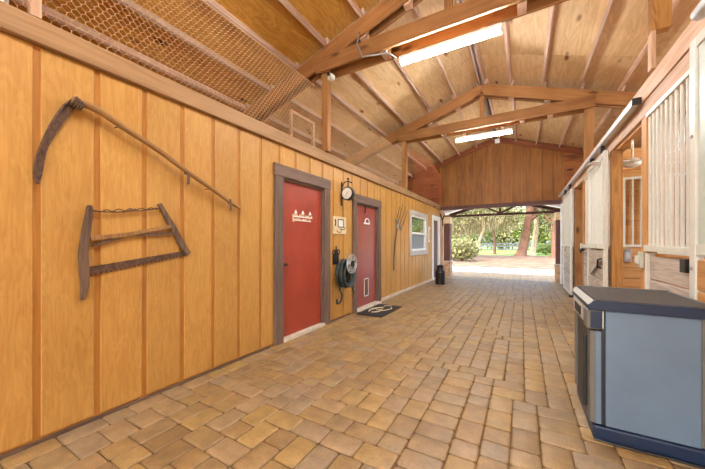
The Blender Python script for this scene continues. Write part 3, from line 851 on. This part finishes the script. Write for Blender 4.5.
# top slab with a chamfered front edge and a low rear lip
mb = MB().prism([(cx0-.012, cy0-.018, .838), (cx0-.012, cy0-.018, .868), (cx0+.018, cy0-.018, .898), (cx1+.03, cy0-.018, .898), (cx1+.03, cy0-.018, .838)], (0, cy1-cy0+.04, 0), 'y', 0)
top = mb.build('top_slab', M['cab_navy'], t, bevel=.004)
MB().box(cx0+.03, cx1+.01, cy0+.0, cy1-.005, .8985, .9015, 'x', 0).build('worktop', M['cab_top'], top)
mb = MB().box(cx0+.02, cx1+.025, cy1+.0, cy1+.02, .898, .912, 'x', 0).box(cx1+.01, cx1+.028, cy0, cy1, .898, .908, 'y', 0)
mb.build('lip', M['cab_grey'], top, bevel=.003)
MB().prism([(cx0-.014, cy0-.01, .87), (cx0-.002, cy0-.01, .874), (cx0+.017, cy0-.01, .8995), (cx0+.012, cy0-.01, .903)], (0, cy1-cy0+.02, 0), 'y', 0).build('edge_highlight', M['cab_light'], top)  # pale strip painting the highlight along the front bevel
# front: door with stiles, upper control panel
mb = MB().box(cx0, cx0+.05, cy0+.004, cy0+.10, .10, .70, 'z', 0); mb.build('door_stile', M['cab_grey'], t, bevel=.005)
mb = MB().box(cx0+.002, cx0+.055, cy0+.001, cy0+.004, .10, .70, 'z', 0)
MB().box(cx0+.028, cx0+.058, cy0+.0, cy0+.06, .10, .70, 'z', 0).build('door_edge', M['cab_blue'], t, bevel=.003)
MB().box(cx0+.012, cx0+.05, cy0+.104, cy1-.09, .10, .70, 'z', 0).build('door_panel', M['black'], t, bevel=.004)
MB().box(cx0, cx0+.05, cy1-.088, cy1, .10, .70, 'z', 0).build('door_stile', M['cab_grey'], t, bevel=.005)
MB().box(cx0-.022, cx0, cy0+.10, cy0+.13, .16, .64).build('door_handle', M['black'], t, bevel=.006)
MB().box(cx0-.02, cx0+.058, cy0-.014, cy0+.11, .712, .836, 'z', 0).build('control_housing', M['cab_grey'], t, bevel=.01)
MB().box(cx0+.0, cx0+.056, cy0-.018, cy0-.012, .722, .83, 'z', 0).build('housing_side', M['cab_navy'], t, bevel=.004)
MB().box(cx0-.006, cx0+.055, cy0+.114, cy1, .712, .836, 'z', 0).build('drawer_front', M['cab_light'], t, bevel=.008)
MB().box(cx0-.012, cx0-.004, cy0+.30, cy0+.56, .735, .80).build('drawer_pull', M['dark_iron'], t, bevel=.003)
MB().box(cx0+.058, cx0+.074, cy0+.004, cy0+.05, .10, .836).build('gasket', M['black'], t)
MB().box(cx0+.062, cx0+.069, cy0-.003, cy0+.02, .72, .83).build('circuit_strip', M['pale_panel'], t)

mb = MB().tube([(.40, 2.42, .012), (.48, 2.405, .012), (.60, 2.40, .012), (.74, 2.412, .012), (.90, 2.40, .012)], .006, 6)
tag(mb.build('power_cord', M['black'], smooth=True), 'thin black cord lying on the pavers along the cabinet', 'cord')
# ------------------------------------------------------------------ things on the left wall
# scythe
t = thing('scythe', 'old scythe with long curved handle hung high on the yellow wall', 'scythe', (-2.61, 1.2, 1.6))
def smooth_path(pts, n):
    out = []
    P_ = [Vector(p) for p in pts]; P_ = [P_[0]*2-P_[1]]+P_+[P_[-1]*2-P_[-2]]
    for i in range(1, len(P_)-2):
        for k in range(n):
            u = k/n; a, b, c, d = P_[i-1:i+3]
            out.append(.5*((2*b)+(c-a)*u+(2*a-5*b+4*c-d)*u*u+(3*b-a-3*c+d)*u**3))
    out.append(P_[-2]); return out
path = smooth_path([(-2.60, .765, 2.23), (-2.59, .90, 2.205), (-2.585, 1.04, 2.14), (-2.58, 1.28, 2.035), (-2.58, 1.511, 1.915), (-2.59, 1.80, 1.78), (-2.60, 2.0, 1.685), (-2.61, 2.125, 1.64)], 6)
n = len(path); MB().tube(path, [.026-.011*i/n for i in range(n)], 10).build('handle', M['snath'], t, smooth=True)
outer = smooth_path([(-2.63, a, b) for a, b in ((.775, 2.245), (.723, 2.167), (.673, 2.051), (.634, 1.929), (.605, 1.813), (.594, 1.691), (.607, 1.638))], 5)
inner = smooth_path([(-2.63, a, b) for a, b in ((.79, 2.186), (.734, 2.072), (.693, 1.974), (.658, 1.881), (.643, 1.796), (.629, 1.685), (.607, 1.638))], 5)
mb = MB(); V = []; F = []
m = len(outer)
for x in (0, .006):
    for a, b in zip(outer, inner): V += [a+Vector((x, 0, 0)), b+Vector((x*.3, 0, 0))]
for i in range(m-1):
    F += [(2*i, 2*i+1, 2*i+3, 2*i+2), (2*m+2*i, 2*m+2*i+2, 2*m+2*i+3, 2*m+2*i+1), (2*i, 2*i+2, 2*m+2*i+2, 2*m+2*i), (2*i+1, 2*m+2*i+1, 2*m+2*i+3, 2*i+3)]
mb.add(V, F).tube([p+Vector((.006, .004, 0)) for p in outer], .009, 6).build('blade', M['rust'], t)
mb = MB()
for k in range(4): mb.tube([(-2.598+.026*math.cos(a), .775+.013*k+.012*math.sin(a), 2.222-.007*k+.026*math.sin(a)) for a in [2*PI*i/12 for i in range(12)]], .009, 6, closed=True)
mb.build('binding', M['rust'], t, smooth=True)
for (y, z, y2, z2) in ((1.525, 1.905, 1.533, 1.79), (1.975, 1.695, 1.968, 1.60)):
    g_ = MB().tube([(-2.59, y, z), (-2.56, y2, z-.04), (-2.565, y2, z2)], [.010, .012, .010], 8).build('grip', M['old_wood'], t, smooth=True)
    MB().tube([(-2.588+.018*math.cos(a), y+.006*math.sin(a), z+.022*math.sin(a)-.002) for a in [2*PI*i/10 for i in range(10)]], .005, 6, closed=True).build('ring', M['dark_iron'], g_, smooth=True)
mb = MB().tube([(-2.652, 1.02, 2.135), (-2.60, 1.02, 2.13)], .004, 6).tube([(-2.652, 1.75, 1.79), (-2.60, 1.75, 1.785)], .004, 6)
mb.build('hanging_nail', M['dark_iron'], t)

# bow saw
t = thing('bow_saw', 'old wooden frame saw hanging low on the yellow wall', 'saw', (-2.62, 1.2, .88))
def stick(pts, ws, th, x=-2.648):
    mb = MB(); pts = [Vector((0, a, b)) for a, b in pts]; V = []; F = []
    m = len(pts)
    for xx in (x, x+th):
        for i, p in enumerate(pts):
            d = (pts[min(i+1, m-1)]-pts[max(i-1, 0)]).normalized(); nn = Vector((0, -d.z, d.y))
            for sg in (-1, 1): V.append(Vector((xx, 0, 0))+p+nn*ws[i]*sg)
    for i in range(m-1):
        a = 2*i; b = 2*m+2*i
        F += [(a, a+1, a+3, a+2), (b, b+2, b+3, b+1), (a, a+2, b+2, b), (a+1, b+1, b+3, a+3)]
    F += [(0, 2*m, 2*m+1, 1), (2*m-2, 2*m-1, 4*m-1, 4*m-2)]
    G = [(p[2]*1.0, p[1], p[0]) for p in V]
    return mb.add(V, F, G)
stick([(.868, 1.535), (.862, 1.46), (.845, 1.33), (.832, 1.20), (.838, 1.08), (.842, .98), (.828, .88)], [.013, .021, .024, .026, .027, .022, .013], .032).build('upright', M['old_wood'], t, bevel=.006)
stick([(1.325, 1.60), (1.385, 1.49), (1.44, 1.40), (1.50, 1.28), (1.575, 1.17)], [.014, .02, .024, .026, .02], .032).build('upright', M['old_wood'], t, bevel=.006)
stick([(.87, 1.30), (1.1, 1.335), (1.43, 1.415)], [.018, .017, .014], .028, -2.646).build('crossbar', M['snath'], t, bevel=.005)
stick([(.885, 1.25), (1.1, 1.33), (1.46, 1.355)], [.009, .01, .009], .014, -2.640).build('brace', M['old_wood'], t)
V1 = [(-2.64, .855, 1.10), (-2.64, 1.545, 1.20), (-2.64, 1.55, 1.165), (-2.64, .86, 1.045)]
teeth = [(-2.64, .86+(.69)*k/46, 1.045+.12*k/46-(.012 if k % 2 else 0)) for k in range(45, 0, -1)]
MB().prism(V1[:3]+teeth+[V1[3]], (.004, 0, 0), 'y').build('blade', M['rust'], t)
mb = MB().tube(smooth_path([(-2.625, .87, 1.495), (-2.622, 1.02, 1.50), (-2.62, 1.10, 1.515), (-2.622, 1.2, 1.53), (-2.625, 1.335, 1.565)], 5), .005, 6)
mb.tube([(-2.625, .87+.46*k/30, 1.492+.07*k/30+.008*math.sin(k*1.3)) for k in range(31)], .004, 6)
w_ = mb.build('twisted_wire', M['rust'], t, smooth=True)
stick([(1.06, 1.505), (1.15, 1.535)], [.007, .007], .012, -2.63).build('toggle', M['old_wood'], w_)

MB().tube([(-2.652, .87, 1.50), (-2.60, .87, 1.505)], .005, 6).build('hanging_nail', M['dark_iron'], t)
# coat rack plate on red door, with figures and lettering rows too small to read
t = thing('door_plaque', 'white cut out plaque with three small figures on the red door', 'plaque', (WX-.02, 3.24, 1.57))
DX = WX-.030
MB().box(DX, DX+.010, 3.03, 3.45, 1.625, 1.64, 'y', 0).box(DX, DX+.010, 3.06, 3.42, 1.575, 1.587, 'y', 0).build('bars', M['white'], t)
for k in range(17):
    y = 3.045+k*.0245; h_ = (.022, .03, .026, .018)[k % 4]
    if k % 5 != 4: MB().box(DX, DX+.009, y, y+.013, 1.641, 1.64+h_).build('letter', M['cream'], t)
for k in range(14):
    y = 3.075+k*.0245; h_ = (.02, .024, .018, .026)[k % 4]
    if k % 6 != 5: MB().box(DX, DX+.009, y, y+.013, 1.588, 1.587+h_).build('letter', M['cream'], t)
for k, y in enumerate((3.09, 3.24, 3.40)):
    f_ = MB().prism([(DX, y-.022, 1.672), (DX, y+.022, 1.672), (DX, y+.026, 1.69), (DX, y+.010, 1.70), (DX, y+.011, 1.72), (DX, y-.010, 1.72), (DX, y-.011, 1.70), (DX, y-.026, 1.685)], (.010, 0, 0), 'y')
    f_.build('figure', M['white'], t)
MB().prism([(DX, 3.03, 1.56), (DX, 3.065, 1.56), (DX, 3.05, 1.62), (DX, 3.045, 1.66), (DX, 3.02, 1.66)], (.01, 0, 0), 'y').build('figure', M['cream'], t)

# white hook ornament on the maroon door + small dark hook above
t = thing('door_ornament', 'small white horseshoe shaped ornament on the maroon door', 'ornament', (WX-.02, 5.2, 1.62))
MB().tube([(WX-.012, 5.20+.10*math.cos(a), 1.66+.09*math.sin(a)) for a in [PI*k/10 for k in range(11)]], .013, 8).build('arch', M['white'], t, smooth=True)
MB().box(WX-.03, WX-.01, 5.08, 5.32, 1.64, 1.672).build('base', M['white'], t, bevel=.004)
t = tag(MB().tube([(WX-.028, 5.10, 1.99), (WX-.005, 5.10, 1.99), (WX, 5.10, 1.88), (WX-.028, 5.10, 1.86)], .010, 6).build('door_hook', M['dark_iron'], smooth=True), 'tiny dark hook at the top of the maroon door', 'hook')

# plate with printed marks between the doors
t = thing('wall_plate', 'cream square plate with dark marks between the two red doors', 'plate', (WX+.01, 4.15, 1.42))
MB().box(WX, WX+.014, 3.95, 4.36, 1.42, 1.71, 'y', 0).build('plate', M['cream'], t, bevel=.003)
px = WX+.014
mb = MB()
mb.tube([(px, 4.0+.02*math.sin(k*.5), 1.66-.018*k) for k in range(7)], .012, 6)
mb.box(px, px+.004, 4.09, 4.27, 1.655, 1.668).box(px, px+.004, 4.09, 4.105, 1.54, 1.668).box(px, px+.004, 4.255, 4.27, 1.54, 1.668).box(px, px+.004, 4.09, 4.27, 1.53, 1.543)
mb.tube([(px, 4.16, 1.505), (px, 4.22, 1.49), (px, 4.30, 1.505), (px, 4.32, 1.54)], .008, 6)
mb.build('marks', M['black'], t)
mb = MB().box(px, px+.003, 4.11, 4.25, 1.548, 1.65); mb.build('white_square', M['white'], t)
mb = MB().tube([(px, 4.05, 1.47), (px, 4.12, 1.445), (px, 4.2, 1.46)], .008, 6); mb.build('orange_mark', M['knotty'], t)

# double sided clock on a bracket
t = thing('wall_clock', 'round black double sided clock on an iron wall bracket', 'clock', (-2.5, 4.22, 2.1))
CY, CZ, CX = 4.19, 2.09, -2.50
mb = MB().lathe([(.001, -.035), (.098, -.04), (.108, -.04), (.113, -.025), (.113, .025), (.108, .04), (.098, .04), (.001, .035)], (CX, CY, CZ), 32, 'y'); mb.build('case', M['black'], t, smooth=True)
for sg in (-1, 1):
    fc = MB().lathe([(.001, sg*.0415), (.092, sg*.0415), (.092, sg*.037), (.001, sg*.037)] if sg > 0 else [(.001, -.037), (.092, -.037), (.092, -.0415), (.001, -.0415)], (CX, CY, CZ), 32, 'y').build('face', M['white'], t)
    mb = MB()
    for k in range(12):
        a = k*PI/6; mb.beam((CX+.070*math.sin(a), CY+sg*.043, CZ+.070*math.cos(a)), (CX+.086*math.sin(a), CY+sg*.043, CZ+.086*math.cos(a)), .002, .008, (0, 1, 0))
    mb.build('hour_marks', M['black'], fc)
    MB().beam((CX, CY+sg*.045, CZ), (CX+.038, CY+sg*.045, CZ+.027), .003, .009, (0, 1, 0)).build('hand', M['black'], fc)
    MB().beam((CX, CY+sg*.047, CZ), (CX-.026, CY+sg*.047, CZ-.056), .003, .007, (0, 1, 0)).build('hand', M['black'], fc)
mb = MB().tube([(WX+.008, CY+.03, 1.90), (WX+.008, CY+.03, 2.30)], .014, 8)
mb.tube(smooth_path([(WX+.012, CY+.03, 2.22), (-2.58, CY+.02, 2.285), (-2.5, CY, 2.29), (-2.42, CY, 2.26)], 6), .009, 8).tube([(CX, CY, 2.20), (CX, CY, 2.33)], .010, 8)
mb.tube(smooth_path([(WX+.012, CY+.03, 2.0), (-2.61, CY+.02, 2.04), (-2.63, CY+.03, 2.1), (WX+.012, CY+.03, 2.12)], 5), .007, 8)
br = mb.build('bracket', M['dark_iron'], t, smooth=True)
MB().lathe([(.001, -.02), (.016, -.012), (.02, 0), (.016, .012), (.001, .02)], (CX, CY, 2.335), 12).build('finial', M['dark_iron'], br, smooth=True)

# hose hanger with coiled hose and round disc
t = thing('hose_hanger', 'iron hose hanger with round silver disc between the doors', 'hose hanger', (WX, 4.15, .95))
mb = MB().box(WX, WX+.012, 3.96, 4.12, .92, 1.10, 'z')
for k in range(3):
    y = 3.97+.07*k; mb.tube([(WX+.012, y+.03*math.cos(a), 1.12+.045*math.sin(a)) for a in [2*PI*i/12 for i in range(12)]], .007, 6, closed=True)
mb.tube([(WX+.012, 4.04, 1.10), (WX+.012, 4.04, 1.22)], .010, 8).tube([(WX+.01, 4.15, .93), (WX+.24, 4.15, .93)], .03, 10)
mb.build('back_bracket', M['dark_iron'], t, smooth=True)
MB().lathe([(.001, .0), (.05, .0), (.055, .012), (.001, .014)], (WX+.25, 4.15, .93), 20, 'x').build('hub', M['dark_iron'], t, smooth=True)
mb = MB()
for rr, w_ in ((.15, .012), (.11, .008), (.06, .010)): mb.tube([(WX+.245, 4.15+rr*math.cos(a), .93+rr*math.sin(a)) for a in [2*PI*i/32 for i in range(32)]], w_, 8, closed=True)
for k in range(8):
    a = k*PI/4; mb.tube([(WX+.245, 4.15+.05*math.cos(a), .93+.05*math.sin(a)), (WX+.245, 4.15+.15*math.cos(a), .93+.15*math.sin(a))], .010, 6)
mb.build('disc', M['grey_metal'], t, smooth=True)
mb = MB()
for k in range(11):
    rx = .125+.018*(k % 4); x = WX+.03+.018*k
    zc = .775-.012*(k % 3); hh = .165+.02*(k % 4)
    mb.tube([(x+.012*math.sin(a*2+k), 4.14+rx*math.cos(a), zc+hh*math.sin(a)) for a in [2*PI*i/28 for i in range(28)]], .016, 8, closed=True)
mb.tube(smooth_path([(WX+.06, 4.08, .62), (WX+.05, 4.10, .50), (WX+.05, 4.16, .40), (WX+.06, 4.10, .30), (WX+.06, 4.0, .29), (WX+.06, 3.99, .36)], 6), .015, 8)
mb.tube(smooth_path([(WX+.12, 4.30, .62), (WX+.12, 4.38, .50), (WX+.12, 4.45, .40)], 5), .012, 8)
hs = mb.build('garden_hose', M['hose'], smooth=True)
tag(hs, 'dark green garden hose coiled on the hanger between the doors', 'hose')
# pitchfork
t = thing('pitchfork', 'old pitchfork hanging tines up beside the window', 'pitchfork', (WX+.04, 6.680, .6))
MB().tube(smooth_path([(WX+.035, 6.480, .62), (WX+.04, 6.480, .90), (WX+.045, 6.520, 1.20), (WX+.045, 6.620, 1.5), (WX+.045, 6.680, 1.66)], 5), .019, 8).build('handle', M['old_wood'], t, smooth=True)
MB().tube([(WX+.045, 6.670, 1.62), (WX+.05, 6.760, 1.78)], [.027, .02], 10).build('ferrule', M['grey_metal'], t, smooth=True)
MB().tube([(WX+.05, 6.600, 1.86), (WX+.05, 6.740, 1.75), (WX+.05, 6.940, 1.60)], .022, 8).build('hanger_head', M['grey_metal'], t, smooth=True)
for k, (ya, za, yb, zb) in enumerate(((6.75, 1.83, 6.92, 2.16), (6.84, 1.77, 7.12, 2.24), (6.93, 1.70, 7.34, 2.20), (7.03, 1.62, 7.50, 2.13))):
    MB().tube(smooth_path([(WX+.05, ya-.12, za), (WX+.075, (ya+yb)/2-.15, (za+zb)/2), (WX+.06, yb-.12, zb)], 5), [.012-.0007*i for i in range(11)], 8).build('tine', M['old_wood'], t, smooth=True)
# thermometer
t = thing('mounted_thermometer', 'narrow white thermometer on the wall right of the window', 'thermometer', (WX+.01, 9.62, 1.3))
MB().box(WX, WX+.02, 9.55, 9.68, 1.30, 1.80).build('plate', M['white'], t, bevel=.006)
MB().tube([(WX+.024, 9.615, 1.36), (WX+.024, 9.615, 1.72)], .006, 6).build('glass_tube', M['red_door'], t)

# doormat with pale horse-like strokes
t = thing('doormat', 'black doormat with pale curved design before the maroon door', 'doormat', (-2.32, 5.03, .004))
MB().box(-2.565, -2.06, 4.56, 5.54, .004, .016, 'y', 0).build('mat', M['mat_rubber'], t, bevel=.004)
def fl_poly(pts): return MB().prism([(a, b, .016) for a, b in pts], (0, 0, .0018), 'y', 0)
mp_ = lambda pts: smooth_path([(a, b, .017) for a, b in pts], 5)
mb = MB()
mb.tube(mp_([(-2.42, 4.80), (-2.46, 4.90), (-2.46, 5.02), (-2.40, 5.16), (-2.33, 5.28)]), [.008+.011*math.sin(PI*i/20) for i in range(21)], 6)
mb.tube(mp_([(-2.36, 4.78), (-2.28, 4.86), (-2.27, 4.96)]), .012, 6)
mb.tube(mp_([(-2.27, 4.96), (-2.20, 5.06), (-2.16, 5.22), (-2.20, 5.34)]), [.010]*15+[.006], 6)
mb.tube(mp_([(-2.36, 4.98), (-2.30, 5.05), (-2.30, 5.14)]), .008, 6)
mb.tube(mp_([(-2.38, 5.38), (-2.30, 5.44), (-2.24, 5.44)]), .009, 6)
mb.build('design', M['cream'], t)
# milk can
t = thing('milk_can', 'dark old milk can standing at the far end of the left wall', 'milk can', (-2.19, 9.22, .004))
prof = [(.125, .004), (.132, .012), (.132, .05), (.128, .055), (.128, .34), (.133, .345), (.133, .36), (.125, .37), (.098, .45), (.085, .48), (.085, .53), (.10, .545), (.10, .555)]
MB().lathe([(r_*1.14, h_) for r_, h_ in prof], (-2.19, 9.22, 0), 28).build('body', M['dark_iron'], t, smooth=True)
MB().lathe([(.118, .556), (.118, .575), (.06, .585), (.03, .60), (.001, .602)], (-2.19, 9.22, 0), 24).build('lid', M['dark_iron'], t, smooth=True)
for sg in (-1, 1):
    MB().tube([(-2.19+sg*.09, 9.22, .50), (-2.19+sg*.15, 9.22, .49), (-2.19+sg*.15, 9.22, .40), (-2.19+sg*.12, 9.22, .36)], .009, 8).build('handle', M['dark_iron'], t, smooth=True)

# ------------------------------------------------------------------ porch beyond the open end
PY = 11.95
for x0, x1, lab in ((-2.74, -2.36, 'dark porch post on a stone base beside the milk can'), (.93, 1.22, 'dark porch post on a stone base beside the farthest stalls')):
    t = thing('porch_post', lab, 'post', ((x0+x1)/2, PY-.25, 0), 'stone based porch posts')
    MB().box(x0+.03, x1-.03, PY-.36, PY-.06, .58, 2.02, 'z').build('shaft', M['fascia'], t, bevel=.008)
    MB().box(x0-.0, x1+.0, PY-.42, PY+.0, .0, .55, 'z').build('stone_base', M['stone'], t, bevel=.01)
    MB().box(x0-.02, x1+.02, PY-.44, PY+.02, .55, .59, 'z').build('cap', M['sill'], t, bevel=.006)
    MB().box(x0+.01, x1-.01, PY-.40, PY-.04, 2.02, 2.27, 'z').build('capital', M['cream'], t, bevel=.006)
t = thing('porch_truss', 'dark decorative truss across the porch beyond the gable', 'truss', (-.69, PY, 2.27))
MB().box(-2.7, 1.32, PY-.05, PY+.05, 2.275, 2.355, 'x', 0).build('bottom_chord', M['fascia'], t)
for sg in (-1, 1):
    MB().beam((-.69, PY, 2.86), (-.69+sg*1.78, PY, 2.36), .1, .10).build('top_chord', M['fascia'], t)
    MB().beam((-.69, PY, 2.36), (-.69+sg*.62, PY, 2.66), .07, .06).build('strut', M['fascia'], t)
MB().box(-.725, -.655, PY-.045, PY+.045, 2.355, 2.82, 'z').build('king_post', M['fascia'], t)
mb = MB()
for sg in (-1, 1):
    xa, xb = -.69, -.69+sg*2.5
    za, zb = 2.98, 2.98-.28*2.5
    mb.prism([(xa, GY+.09, za), (xb, GY+.09, zb), (xb, PY+.35, zb), (xa, PY+.35, za)], (0, 0, .03), 'y')
pc = struct(mb.build('ceiling_porch', M['white']))

# ------------------------------------------------------------------ outdoors
G0 = 13.9
def plane(name, x0, x1, y0, y1, z, mat, amp=0, nx=24, ny=24):
    mb = MB(); V = []; F = []
    for j in range(ny+1):
        for i in range(nx+1):
            x = x0+(x1-x0)*i/nx; y = y0+(y1-y0)*j/ny
            V.append((x, y, z+amp*(math.sin(x*.7+y*.3)+math.sin(y*.5-x*.2))))
    for j in range(ny):
        for i in range(nx): F.append((j*(nx+1)+i, j*(nx+1)+i+1, (j+1)*(nx+1)+i+1, (j+1)*(nx+1)+i))
    return struct(mb.add(V, F).build(name, mat))
plane('ground', -80, 80, -60, 130, -.07, M['grass'], 0)
MB_ = MB().box(-30, 30, GY+.1, 16.9, -.065, -.02); struct(MB_.build('ground_gravel', M['gravel']))
MB_ = MB().box(-15, -6.6, BY, GY+.1, -.065, -.02); struct(MB_.build('ground_gravel', M['gravel']))  # unseen pale yard, added to bounce light up into the loft
MB_ = MB().box(4.9, 12, BY, GY+.1, -.065, -.02); struct(MB_.build('ground_gravel', M['gravel']))  # unseen yard on the stall side, added for more bounce light
MB_ = MB().box(-30, 30, BY-8, BY, -.065, -.02); struct(MB_.build('ground_gravel', M['gravel']))
MB_ = MB().box(-30, 26, 16.9, 34.5, -.065, -.012); struct(MB_.build('ground_litter', M['litter']))

def leaf(mb, p, s, tint, hang=0):
    if hang:
        a = R.uniform(0, 2*PI); d = Vector((math.cos(a), math.sin(a), 0))*s*.10
        e = Vector((R.uniform(-.15, .15), R.uniform(-.15, .15), -1)).normalized()*s*hang
    else:
        d = Vector((R.gauss(0, 1), R.gauss(0, 1), R.gauss(0, 1))).normalized()*s*.45
        e = Vector((R.gauss(0, 1), R.gauss(0, 1), R.gauss(0, 1)-.3)).normalized()*s
    p = Vector(p)
    mb.add([p-d*.3, p+e*.5-d, p+e, p+e*.5+d], [(0, 1, 2, 3)], None, tint)
def cloud(mb, c, r, n, s, hang=0):
    for _ in range(n):
        d = Vector((R.gauss(0, 1), R.gauss(0, 1), R.gauss(0, 1))).normalized()*(R.random()**.4)
        p = (c[0]+d.x*r[0], c[1]+d.y*r[1], c[2]+d.z*r[2])
        if p[2] < .15: continue
        leaf(mb, p, s*R.uniform(.6, 1.3), min(1, max(0, R.gauss(.5, .25))), hang)
def tree(label, base, top, r0, r1, clouds, bark, leafm, size, mossn=0, group='trees beyond the barn'):
    t = thing('tree', label, 'tree', (base[0], base[1], -.06), group)
    b = Vector((base[0], base[1], -.06)); e = Vector(top)
    path = [b+(e-b)*u+Vector((.05*math.sin(u*5), 0, 0))*r0*3 for u in [0, .04, .1, .2, .35, .5, .7, .85, 1]]
    rad = [r0*1.7, r0*1.25, r0*1.05, r0, r0*.95, r0*.9, r0*.8, (r0+r1)*.45, r1]
    mb = MB().tube(path, rad, 14)
    for k in range(5):
        a = k*2.4+base[0]; st = path[5+k % 3]
        en = st+Vector((math.cos(a)*r0*6, math.sin(a)*r0*5, r0*(5+k)))
        mb.tube([st, st*.5+en*.5+Vector((0, 0, r0*.8)), en], [r0*.5, r0*.35, r0*.15], 8)
    mb.build('trunk', M[bark], t, smooth=True)
    mb = MB()
    for c, r, n in clouds: cloud(mb, c, r, n, size)
    mb.build('foliage', M[leafm], t)
    if mossn:
        mb = MB()
        for c, r, n in clouds: cloud(mb, (c[0], c[1], c[2]-r[2]*.5), (r[0]*.9, r[1]*.9, r[2]*.6), mossn, size*1.0, 2.6)
        mb.build('moss_foliage', M['moss'], t)
    return t
tree('big leaning oak with broad reddish brown trunk at centre', (-.12, 33), (1.05, 33, 6.5), .40, .31, [((-5.5, 29.5, 9.6), (6.5, 5, 1.8), 5200), ((1.8, 33.5, 8.0), (4.5, 3.5, 2.2), 4200), ((-2.5, 34.5, 8.2), (3, 3, 2), 1500), ((4.2, 34.5, 5.2), (1.5, 2, 1.6), 900)], 'bark', 'leaf_mid', .22, 500)
tree('pale slim oak just right of the big leaning oak', (.95, 37), (1.7, 37, 6), .26, .16, [((3.2, 37, 4.9), (2.2, 2.2, 2.3), 2600)], 'pale_bark', 'leaf_mid', .22, 200)
tree('tree with drooping pale moss at the left of the view', (-6.6, 26), (-5.4, 26, 6), .26, .16, [((-5.0, 26, 3.7), (2.2, 1.6, 1.6), 2600), ((-3.2, 26.5, 4.2), (2.2, 1.6, 1.5), 2200)], 'pale_bark', 'leaf_pale', .20, 900)
tree('pale leafed tree with leaning thin trunk left of centre', (-4.2, 31), (-2.2, 31, 5.2), .15, .09, [((-1.6, 31.2, 4.3), (2.0, 1.5, 1.7), 2400), ((-4.2, 31.5, 3.9), (2, 1.5, 1.7), 1900)], 'pale_bark', 'leaf_pale', .20, 700)
tree('thin dark trunked tree near the fence', (-2.9, 40), (-3.0, 40, 4.6), .14, .1, [((-3.0, 40, 5.4), (2.2, 2, 1.8), 1800)], 'bark', 'leaf_mid', .24, 150)
tree('dark trunked tree at the right edge of the opening', (2.35, 30), (2.2, 30, 5.5), .22, .18, [((2.9, 30.5, 4.4), (1.9, 1.6, 1.9), 2600)], 'bark', 'leaf_mid', .2, 300)
bg = [(-22, 58), (-15, 62), (-9, 60), (-3.5, 64), (2.5, 62), (8, 58), (14, 60), (20, 56)]
wd = ['farthest left', 'second from left', 'third from left', 'left of the leaning oak', 'behind the leaning oak', 'right of the leaning oak', 'second from right', 'farthest right']
for k, (x, y) in enumerate(bg):
    tree(f'distant pale green tree of the tree line, {wd[k]}', (x, y), (x+.3, y, 6), .35, .2, [((x, y, 4.4), (4.4, 3, 4.8), 3600)], 'bark', ('leaf_bright', 'leaf_pale')[k % 2], .5)
# shrubs
for k, (x, y, rx, h, m_, lab) in enumerate(((-3.7, 22, 1.15, 1.5, 'leaf_pale', 'broad leafy yellow green shrub at the left of the view'), (-5.6, 24, 1.2, 1.5, 'leaf_mid', 'green shrub behind the left porch post'), (2.4, 41, 1.6, 1.1, 'leaf_bright', 'low bright shrub right of the oak trunks'), (4.9, 39, 1.5, 1.3, 'leaf_bright', 'low green shrub at the far right edge'))):
    t = thing('shrub', lab, 'shrub', (x, y, -.06))
    mb = MB()
    for q in range(9):
        a = q*.7; mb.tube([(x, y, -.06), (x+rx*.4*math.cos(a), y+rx*.4*math.sin(a), h*.5), (x+rx*.8*math.cos(a), y+rx*.8*math.sin(a), h*.85)], [.03, .02, .008], 6)
    mb.build('stems', M['bark'], t)
    mb = MB(); cloud(mb, (x, y, h*.55), (rx, rx, h*.55), 1500, .22); mb.build('foliage', M[m_], t)
# far fence
t = thing('fence', 'pale rail fence across the far lawn', 'fence', (-3, 50, -.07))
for k in range(14):
    x = -14+k*1.7
    MB().box(x-.06, x+.06, 49.94, 50.06, -.06, 1.25, 'z').build('fence_post', M['fence_grey'], t)
for z in (.35, .75, 1.15):
    MB().box(-14, 8.2, 49.9, 49.94, z-.07, z+.07, 'x').build('rail', M['fence_grey'], t)

# ------------------------------------------------------------------ light
sun = bpy.data.lights.new('sun', 'SUN'); sun.energy = 2.2; sun.angle = .01; sun.color = (1, .95, .86)
so = bpy.data.objects.new('sun', sun); C.objects.link(so)
so.rotation_euler = Vector((.62, -.25, -1.0)).to_track_quat('-Z', 'Y').to_euler()
wd_ = bpy.data.worlds.new('world'); bpy.context.scene.world = wd_; wd_.use_nodes = True
nt = wd_.node_tree; sky = nt.nodes.new('ShaderNodeTexSky'); sky.sky_type = 'NISHITA'; sky.sun_disc = False
sky.sun_elevation = math.radians(50); sky.sun_rotation = math.radians(200); sky.air_density = 1.0; sky.dust_density = 3.0; sky.ozone_density = .6
nt.links.new(sky.outputs[0], nt.nodes['Background'].inputs[0]); nt.nodes['Background'].inputs[1].default_value = .85

# ------------------------------------------------------------------ camera
cam = bpy.data.cameras.new('camera'); co = bpy.data.objects.new('camera', cam); C.objects.link(co)
F_ = 294.0
cam.sensor_width = 36; cam.lens = F_/705*36; cam.shift_y = 8.5/705; cam.clip_start = .02; cam.clip_end = 400
co.location = (0, 0, 1.27); co.rotation_euler = (PI/2, 0, math.atan(169.5/F_))
S = bpy.context.scene; S.camera = co
S.view_settings.view_transform = 'Standard'; S.view_settings.look = 'None'; S.view_settings.gamma = 1; S.view_settings.use_curve_mapping = False
S.view_settings.exposure = 0.8
